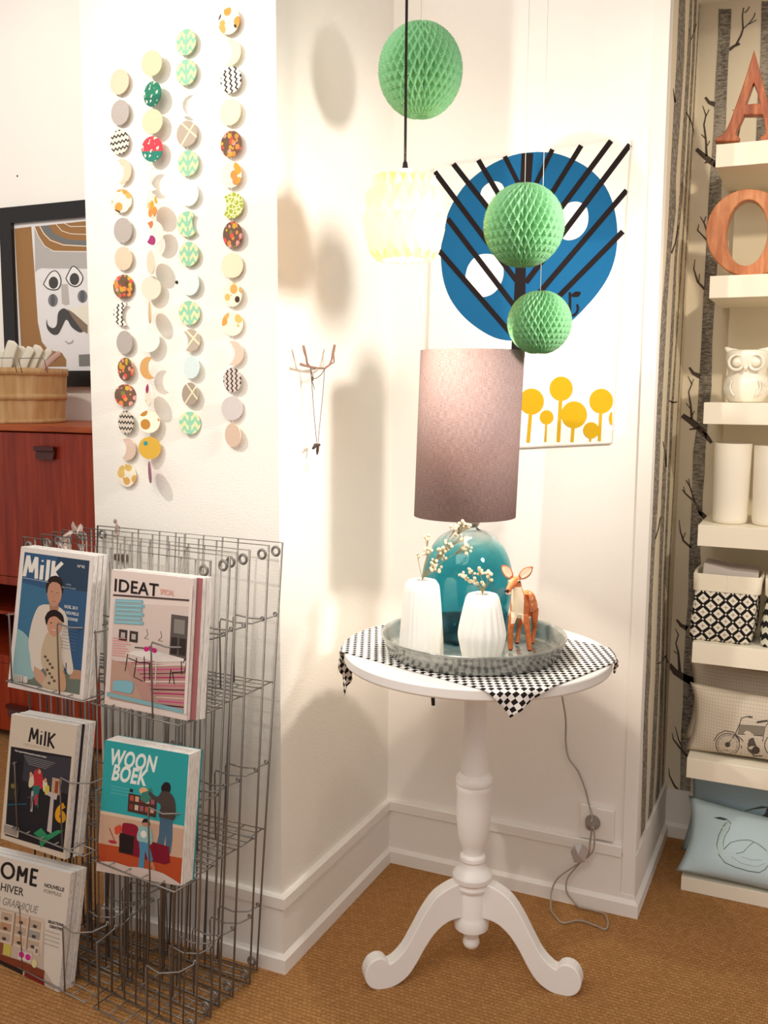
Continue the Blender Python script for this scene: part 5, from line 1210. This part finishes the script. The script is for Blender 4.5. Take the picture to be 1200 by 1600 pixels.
def home(m):
    c = '#221d1c'; W_ = 4.4
    m.line([(.03, .035), (.03, .145)], W_, c); m.line([(.16, .035), (.16, .145)], W_, c); m.line([(.03, .09), (.16, .09)], W_, c)
    m.line([(.29+.068*math.cos(t*PI/10), .09+.052*math.sin(t*PI/10)) for t in range(21)], W_, c)
    for p in ([(.41, .145), (.41, .038)], [(.41, .038), (.455, .105)], [(.455, .105), (.50, .038)], [(.50, .038), (.50, .145)], [(.56, .035), (.56, .145)], [(.55, .038), (.63, .038)], [(.56, .09), (.62, .09)], [(.55, .143), (.63, .143)]): m.line(p, W_, c)
# MilK, upper
m = Mag([(33, 854), (147, 869), (130, 1097), (12, 1073)], (OFFT, OFFB), .03, 'MilK magazine with a mother and child on its blue cover, upper left pocket', 'magazines in the wire rack')
m.rect(0, 0, 1, 1, '#e6dfd8'); m.rect(.055, .035, .945, .955, '#34587c'); m.poly([(.055, .25), (.5, .28), (.5, .9), (.055, .9)], '#3d6f8f'); m.poly([(.5, .035), (.945, .035), (.945, .25), (.5, .25)], '#2f4258')
milk(m, .08, .055, .50, .15, 5.6, '#e9e4da')
m.poly([(.055, .86), (.4, .83), (.945, .80), (.945, .955), (.055, .955)], '#6b7468'); m.poly([(.8, .79), (.945, .79), (.945, .85), (.8, .86)], '#b48a6c')
m.sm([(.055, .58), (.15, .60), (.25, .66), (.28, .75), (.33, .83), (.33, .9), (.2, .93), (.055, .93)], '#8fb3b5')
m.sm([(.38, .38), (.50, .375), (.62, .39), (.70, .44), (.74, .56), (.80, .70), (.84, .80), (.78, .83), (.68, .76), (.60, .8), (.45, .82), (.38, .86), (.30, .85), (.26, .76), (.22, .66), (.24, .52), (.30, .41)], '#d5cbbd')
m.sm([(.32, .82), (.44, .85), (.54, .93), (.48, .95), (.38, .92), (.33, .88)], '#c49a80')
m.sm([(.45, .35), (.55, .34), (.58, .40), (.53, .43), (.47, .42)], '#a97a62')
m.sm([(.40, .22), (.47, .195), (.57, .20), (.605, .26), (.60, .33), (.55, .375), (.48, .38), (.43, .34), (.405, .28)], '#bd8d73')
m.poly([(.395, .295), (.385, .24), (.41, .20), (.45, .178), (.51, .168), (.57, .178), (.61, .21), (.625, .25), (.61, .30), (.60, .26), (.575, .228), (.53, .215), (.47, .215), (.43, .235), (.415, .265), (.412, .30)], '#2b1d1b')
m.line([(.455, .285), (.485, .283)], .8, '#3a2620'); m.line([(.535, .287), (.565, .287)], .8, '#3a2620'); m.line([(.49, .348), (.535, .349)], .7, '#8a3f3a'); m.line([(.51, .29), (.505, .325)], .4, '#96654f')
m.sm([(.46, .57), (.58, .56), (.66, .60), (.67, .72), (.72, .80), (.68, .88), (.70, .95), (.45, .95), (.50, .86), (.42, .80), (.40, .70), (.43, .61)], '#c2ad90')
for a in range(9): m.ell(.46+.025*(a % 4)+.01*a, .74+.022*a, .02, .01, '#5f5045')
m.sm([(.66, .80), (.74, .84), (.76, .94), (.68, .955), (.64, .90)], '#cfa27e')
m.sm([(.44, .455), (.55, .44), (.64, .47), (.64, .53), (.58, .585), (.50, .58), (.45, .53)], '#c59175')
m.sm([(.41, .47), (.45, .425), (.54, .405), (.64, .43), (.67, .48), (.63, .475), (.55, .45), (.47, .47), (.44, .52)], '#231715')
m.ell(.50, .50, .010, .005, '#241612'); m.ell(.585, .505, .010, .005, '#241612'); m.line([(.52, .545), (.57, .545)], .8, '#efe0d4')
m.line([(.74, .755), (.75, .83)], 1.2, '#2c2a5c')
m.text('N°42', .79, .09, 4.2, '#d9d6d0', .9, .02); m.line([(.07, .215), (.42, .222)], .6, '#cfd6da')
m.text('PARIS', .66, .222, 2.2, '#b9c4cc', 1); m.text('MES ATTITUDES', .6, .245, 2.2, '#b9c4cc', 1)
m.text('NOEL 2013', .66, .38, 4.6, '#dfe2e2', .66, .02); m.text('LA NOUVELLE', .64, .42, 4.6, '#dfe2e2', .62, .02); m.text('DONNE', .71, .46, 4.6, '#dfe2e2', .7, .02)
for i in range(8): m.line([(.66, .50+i*.022), (.86, .503+i*.022)], .5, '#6d8aa5')
m.rect(.075, .90, .19, .945, '#cfc9bf'); m.rect(.2, .90, .26, .945, '#cfc9bf')
for i in range(7): m.line([(.085+i*.014, .905), (.085+i*.014, .94)], .5, '#6a655f')
m.stack([(.010, 0, '', None), (.008, .004, 'second copy of the blue MilK issue, directly behind the front copy', None), (.009, .006, 'third copy of the blue MilK issue, at the back of the stack', '#dad6d2')])
# IDEAT
m = Mag([(175, 890), (303, 904), (292, 1126), (163, 1100)], (OFFT, OFFB), .03, 'IDEAT magazine with a white dining room on its cover, upper right pocket', 'magazines in the wire rack')
m.rect(0, 0, 1, 1, '#e6d6cd'); m.poly([(.04, .24), (.97, .20), (.97, .955), (.06, .955)], '#d9c8be'); m.poly([(.06, .67), (.97, .62), (.97, .955), (.06, .955)], '#b98f84')
for i in range(13):
    v = .64+i*.024; m.line([(.30+.035*i, v+.02), (.955, v-.06+.006*i)], 2.0 if i % 3 else 1.2, ['#b3286a', '#e3d3cb', '#d2498a', '#5a1f33'][i % 4])
m.poly([(.06, .66), (.24, .69), (.5, .955), (.06, .955)], '#bd9a88')
m.rect(.75, .27, .96, .58, '#5e5752'); m.rect(.79, .30, .92, .40, '#8a857c'); m.rect(.765, .43, .84, .55, '#352f2c'); m.rect(.865, .43, .945, .55, '#352f2c')
m.rect(.13, .43, .23, .51, '#3f3836'); m.rect(.26, .43, .36, .51, '#3f3836'); m.rect(.155, .45, .205, .49, '#b9aea6'); m.rect(.285, .45, .335, .49, '#b9aea6')
for u in (.46, .63): m.line([(u, .40), (u+.02, .44), (u-.02, .47), (u+.03, .47)], .7, '#5a524d')
m.poly([(.23, .585), (.56, .545), (.93, .57), (.93, .59), (.60, .625), (.24, .60)], '#e9e2db')
for p in ([(.25, .60), (.23, .73)], [(.60, .62), (.60, .79)], [(.90, .59), (.91, .68)], [(.92, .60), (.97, .56), (.95, .66), (.80, .68), (.83, .76)], [(.36, .62), (.34, .76), (.45, .78)], [(.45, .60), (.47, .78)], [(.78, .66), (.77, .76)], [(.26, .63), (.40, .65), (.52, .64), (.53, .76)]): m.line(p, 1.3, '#2f2a28' if p[0][0] != .60 else '#e9e2db')
for u in (.47, .52, .57): m.ell(u, .545-(.01 if u == .52 else 0), .03, .018, '#c22a78')
m.line([(.33, .545), (.44, .54)], 1.6, '#2b2523')
m.text('IDEAT', .035, .155, 19.5, '#241c1b', .88, .015, 0, 1.05); m.text('SPECIAL', .60, .135, 8, '#e2a79a', .55, .02)
m.line([(.035, .185), (.97, .155)], 2.6, '#4c3936')
for i in range(6): m.line([(.065, .225+i*.031), (.40+.02*(i % 2), .207+i*.031)], 5.2, '#7fb6c0')
for i in range(6): m.line([(.075, .225+i*.031), (.38, .209+i*.031)], 1.2, '#a8d3d8')
for i in range(8): m.line([(.06, .50+i*.018), (.22+.03*(i % 3), .492+i*.018)], 1.1, '#e79a98')
m.sm([(.10, .815), (.20, .80), (.33, .80), (.34, .86), (.30, .885), (.17, .885), (.10, .88)], '#82b9c6')
m.poly([(.03, .905), (.96, .925), (.96, .955), (.03, .935)], '#86b4ba')
m.poly([(.965, .05), (1, .05), (1, .955), (.965, .955)], '#e9dcd4')
m.stack([(.008, 0, '', None), (.009, .013, 'second IDEAT copy showing a dusty pink strip beside the front copy', '#a9696a'), (.010, .018, 'third IDEAT copy, at the back of its pocket', None)])
# MilK, lower
m = Mag([(18, 1116), (121, 1134), (102, 1343), (1, 1310)], (OFFT, OFFB), .03, 'MilK magazine with a cream band above a dark photo, middle left pocket', 'magazines in the wire rack')
m.rect(0, 0, 1, 1, '#d2c5b2'); m.poly([(.035, .255), (.955, .235), (.96, .955), (.06, .965)], '#211f24'); m.poly([(.25, .28), (.95, .25), (.95, .52), (.25, .5)], '#39373f')
milk(m, .30, .075, .38, .115, 3.2, '#241f1d'); m.text('DECORATION', .22, .225, 4, '#b9ab97', 1.1)
m.text('Petit mag deviendra grand et toute la maison', .10, .285, 2.6, '#d9d4cc', .75, .03)
for i in range(5): m.line([(.24+.02*i, .305+i*.014), (.72-.03*i, .31+i*.014)], .8, '#8c8a8c')
m.sm([(.42, .40), (.50, .38), (.56, .44), (.56, .52), (.48, .53), (.40, .51)], '#b52f38'); m.ell(.485, .385, .03, .018, '#7a3324'); m.sm([(.36, .45), (.40, .43), (.43, .50), (.38, .54), (.35, .52)], '#cfc4a8'); m.sm([(.56, .46), (.62, .46), (.64, .52), (.58, .54)], '#d7cdb2')
m.sm([(.42, .52), (.52, .51), (.50, .60), (.42, .62)], '#2f6a62'); m.sm([(.60, .50), (.66, .49), (.67, .55), (.61, .56)], '#cdbc4a')
m.rect(.70, .42, .84, .54, '#b89a7e'); m.rect(.75, .44, .80, .53, '#8a4426'); m.ell(.49, .62, .03, .045, '#bd2f45'); m.line([(.42, .56), (.43, .72)], 3.5, '#a9a3a6')
m.poly([(.64, .53), (.80, .54), (.79, .58), (.75, .58), (.76, .84), (.69, .83), (.70, .57), (.64, .56)], '#bfb2ac'); m.ell(.14, .60, .04, .02, '#b9a526'); m.line([(.06, .72), (.35, .67)], 2, '#1d5a6c')
m.poly([(.49, .88), (.60, .82), (.70, .86), (.85, .80), (.95, .79), (.80, .86), (.72, .90), (.62, .97), (.58, .90)], '#2f8a5c')
m.ell(.50, .40, .022, .018, '#c99a7c'); m.ell(.375, .435, .022, .018, '#c99a7c'); m.ell(.60, .455, .022, .018, '#c99a7c'); m.poly([(.06, .55), (.22, .54), (.22, .66), (.06, .68)], '#2a2823'); m.ell(.12, .56, .03, .02, '#7a6a2c'); m.ell(.17, .61, .02, .02, '#5e5a30')
m.line([(.36, .62), (.43, .60), (.42, .70)], 1.6, '#6b5a52'); m.line([(.50, .60), (.53, .68)], 1.6, '#2f6a62')
m.text('6', .795, .73, 27, '#dd9a1f', .85, .06); m.rect(.04, .87, .27, .95, '#b9ada0')
for i in range(10): m.line([(.055+i*.02, .88), (.055+i*.02, .94)], .7, '#4d4641')
m.stack([(.012, 0, '', None), (.010, .007, 'copy showing a dark strip behind the cream-banded MilK magazine', '#2a2426'), (.014, .011, 'rearmost copy of the cream-banded MilK magazine', None)])
# WOON BOEK
m = Mag([(164, 1156), (295, 1179), (282, 1384), (151, 1360)], (OFFT-.004, OFFB-.004), .03, 'thick turquoise WOON BOEK book with a red sofa scene, middle right pocket', 'magazines in the wire rack', 'book')
m.rect(0, 0, 1, 1, '#2fa3a6'); m.poly([(.0, .56), (1, .56), (1, .80), (0, .80)], '#c9a68c'); m.poly([(.0, .54), (1, .545), (1, .57), (0, .565)], '#d8c4ae'); m.poly([(0, .79), (1, .79), (1, 1), (0, 1)], '#b44b25')
m.text('WOON', .065, .175, 24, '#e6efe8', .60, .035, .25, 1.06); m.text('BOEK', .10, .29, 24, '#e6efe8', .60, .035, .25, 1.06)
for i in range(3): m.line([(.11, .34+i*.025), (.35, .342+i*.025)], .8, '#6fc0bd')
m.rect(.33, .335, .37, .36, '#2e2320'); m.poly([(.32, .37), (.66, .38), (.66, .52), (.32, .51)], '#4a2f28')
for i in range(2):
    for j in range(5): m.rect(.34+j*.062, .385+i*.065, .385+j*.062, .425+i*.065, ['#b3563e', '#d1a08a', '#7c3b35', '#c9b8a0', '#9a5d6a'][(i*2+j) % 5])
m.ell(.50, .335, .055, .028, '#e8b07c'); m.sm([(.46, .40), (.48, .35), (.54, .33), (.58, .30), (.60, .36), (.54, .42)], '#3b7f70')
m.sm([(.70, .28), (.74, .24), (.80, .245), (.81, .30), (.76, .32), (.71, .31)], '#241c1c'); m.sm([(.71, .31), (.80, .31), (.87, .36), (.89, .46), (.86, .52), (.70, .51), (.71, .42), (.62, .39), (.56, .35), (.57, .33), (.66, .36)], '#4c403c')
m.poly([(.71, .51), (.86, .515), (.87, .66), (.86, .77), (.80, .77), (.79, .62), (.77, .76), (.68, .77), (.71, .64)], '#4a6a80'); m.poly([(.66, .77), (.76, .76), (.76, .80), (.66, .79)], '#d8d0c8')
m.sm([(.27, .62), (.30, .60), (.45, .61), (.46, .72), (.40, .75), (.28, .70)], '#8c1730'); m.poly([(.24, .70), (.30, .68), (.84, .72), (.86, .84), (.80, .86), (.26, .83)], '#7e1129'); m.poly([(.25, .68), (.42, .69), (.42, .83), (.25, .83)], '#241618')
m.sm([(.18, .65), (.25, .62), (.26, .67), (.20, .70)], '#d14b30')
m.sm([(.48, .60), (.60, .60), (.64, .68), (.62, .73), (.50, .73), (.45, .69)], '#8fb9b6'); m.ell(.545, .575, .045, .028, '#b58468'); m.sm([(.50, .58), (.52, .545), (.58, .545), (.60, .59), (.58, .57), (.53, .57)], '#221a1a'); m.ell(.53, .66, .035, .028, '#e7e1da')
m.poly([(.48, .72), (.60, .72), (.66, .84), (.62, .88), (.56, .78), (.56, .92), (.49, .93), (.50, .80)], '#4d87a8'); m.poly([(.49, .93), (.56, .92), (.55, .96), (.48, .97)], '#a5502f'); m.poly([(.62, .86), (.67, .86), (.70, .91), (.66, .92)], '#c87b52')
m.poly([(.0, .94), (.05, .925), (.12, .915), (.20, .91), (.30, .918), (.38, .925), (.50, .917), (.60, .917), (.70, .918), (.80, .93), (.90, .955), (1, .985), (1, 1), (0, 1)], '#cfc0b6')
m.line([(.12, .66), (.20, .76)], 1, '#a23a2c'); m.ell(.17, .76, .05, .012, '#b3283c')
m.stack([(.030, .002, '', None)])
TL, TR, BR_, BL_ = m.c3; ux = (TR-TL).normalized(); bk = -m.n*.0285
MB().add([p+bk+ux*.004 for p in m.c3]+[p+bk*1.1+ux*.004 for p in m.c3], [(0, 3, 2, 1), (4, 5, 6, 7), (0, 1, 5, 4), (1, 2, 6, 5), (2, 3, 7, 6), (3, 0, 4, 7)]).build('back_cover', flat('#2b8f97'), m.root)
# HOME
m = Mag([(-25, 1331), (111, 1365), (88, 1588), (-48, 1547)], (OFFT, OFFB+.004), .03, 'HOME magazine with a room of shelves on its cover, lowest left pocket', 'magazines in the wire rack')
m.rect(0, 0, 1, 1, '#d9cfc2'); home(m); m.text('HIVER', .225, .24, 12.5, '#3a3431', .78, .01); m.text('CHIC & GRAPHIQUE', .0, .335, 12, '#8d857c', .60, 0, .25)
m.text('NOUVELLE', .715, .135, 5.6, '#3a3230', .82, .03); m.text('FORMULE', .715, .175, 5.6, '#7d756c', .82, 0); m.text('SELECTIONS', .80, .375, 4, '#2e2826', .78, .04); m.text('CREATIVES', .82, .405, 4, '#2e2826', .78, .04)
m.poly([(.0, .36), (.76, .36), (.80, .70), (.95, .80), (.95, .965), (0, .965)], '#c3b09f'); m.poly([(.25, .375), (.76, .36), (.76, .60), (.25, .60)], '#d3c1ae')
for i, (a, c) in enumerate([(.27, '#b68d6c'), (.44, '#cba88a'), (.60, '#9d9a90')]):
    for j in range(3): m.rect(a, .385+j*.072, a+.125, .44+j*.072, c if (i+j) % 2 else '#b9a38e'); m.ell(a+.06, .425+j*.072, .025, .012, '#4c423c')
m.rect(.42, .37, .435, .60, '#8f7b69'); m.rect(.585, .37, .60, .60, '#8f7b69')
m.rect(.28, .60, .33, .68, '#8a4f2c'); m.rect(.34, .60, .42, .68, '#c9bb52'); m.rect(.51, .62, .66, .68, '#d9cdbd'); m.ell(.545, .645, .032, .022, '#c72c8a'); m.ell(.62, .65, .032, .022, '#c72c8a'); m.rect(.68, .56, .74, .62, '#cfc2b3'); m.rect(.695, .575, .725, .605, '#7d7268')
m.poly([(.25, .68), (.60, .69), (.82, .71), (.82, .76), (.60, .75), (.25, .72)], '#7e3a22'); m.poly([(.28, .72), (.58, .75), (.58, .80), (.28, .77)], '#2b1a16'); m.poly([(.60, .75), (.82, .76), (.86, .90), (.60, .83)], '#7b2219')
m.poly([(0, .72), (.28, .77), (.60, .82), (.62, .965), (.0, .965)], '#c27848'); m.poly([(.62, .84), (.95, .93), (.95, .97), (.62, .97)], '#7c2c1d'); m.ell(.70, .68, .03, .03, '#d8cf9a')
m.poly([(.61, .86), (.95, .92), (.95, .97), (.61, .93)], '#e0d7cc'); m.rect(.64, .93, .93, .975, '#e0d7cc')
for i in range(4): m.line([(.78, .43+i*.03), (.95, .435+i*.03)], .8, '#a99f92')
for i in range(4): m.line([(.15, .80+i*.035), (.42, .815+i*.035)], 2.2, '#e2d6c8')
for i in range(14): m.line([(.68+i*.012, .935), (.68+i*.012, .97)], .7, '#3d3632')
m.ell(.66, .945, .03, .03, '#d1404a'); m.text('ELLE', -.5, .5, .1, '#d9cfc2') if False else None
m.stack([(.012, 0, '', None), (.012, .004, 'copy directly behind the HOME magazine in the lowest left pocket', '#bdb7b4'), (.010, .007, 'rearmost copy of the HOME magazine in the lowest left pocket', None)])
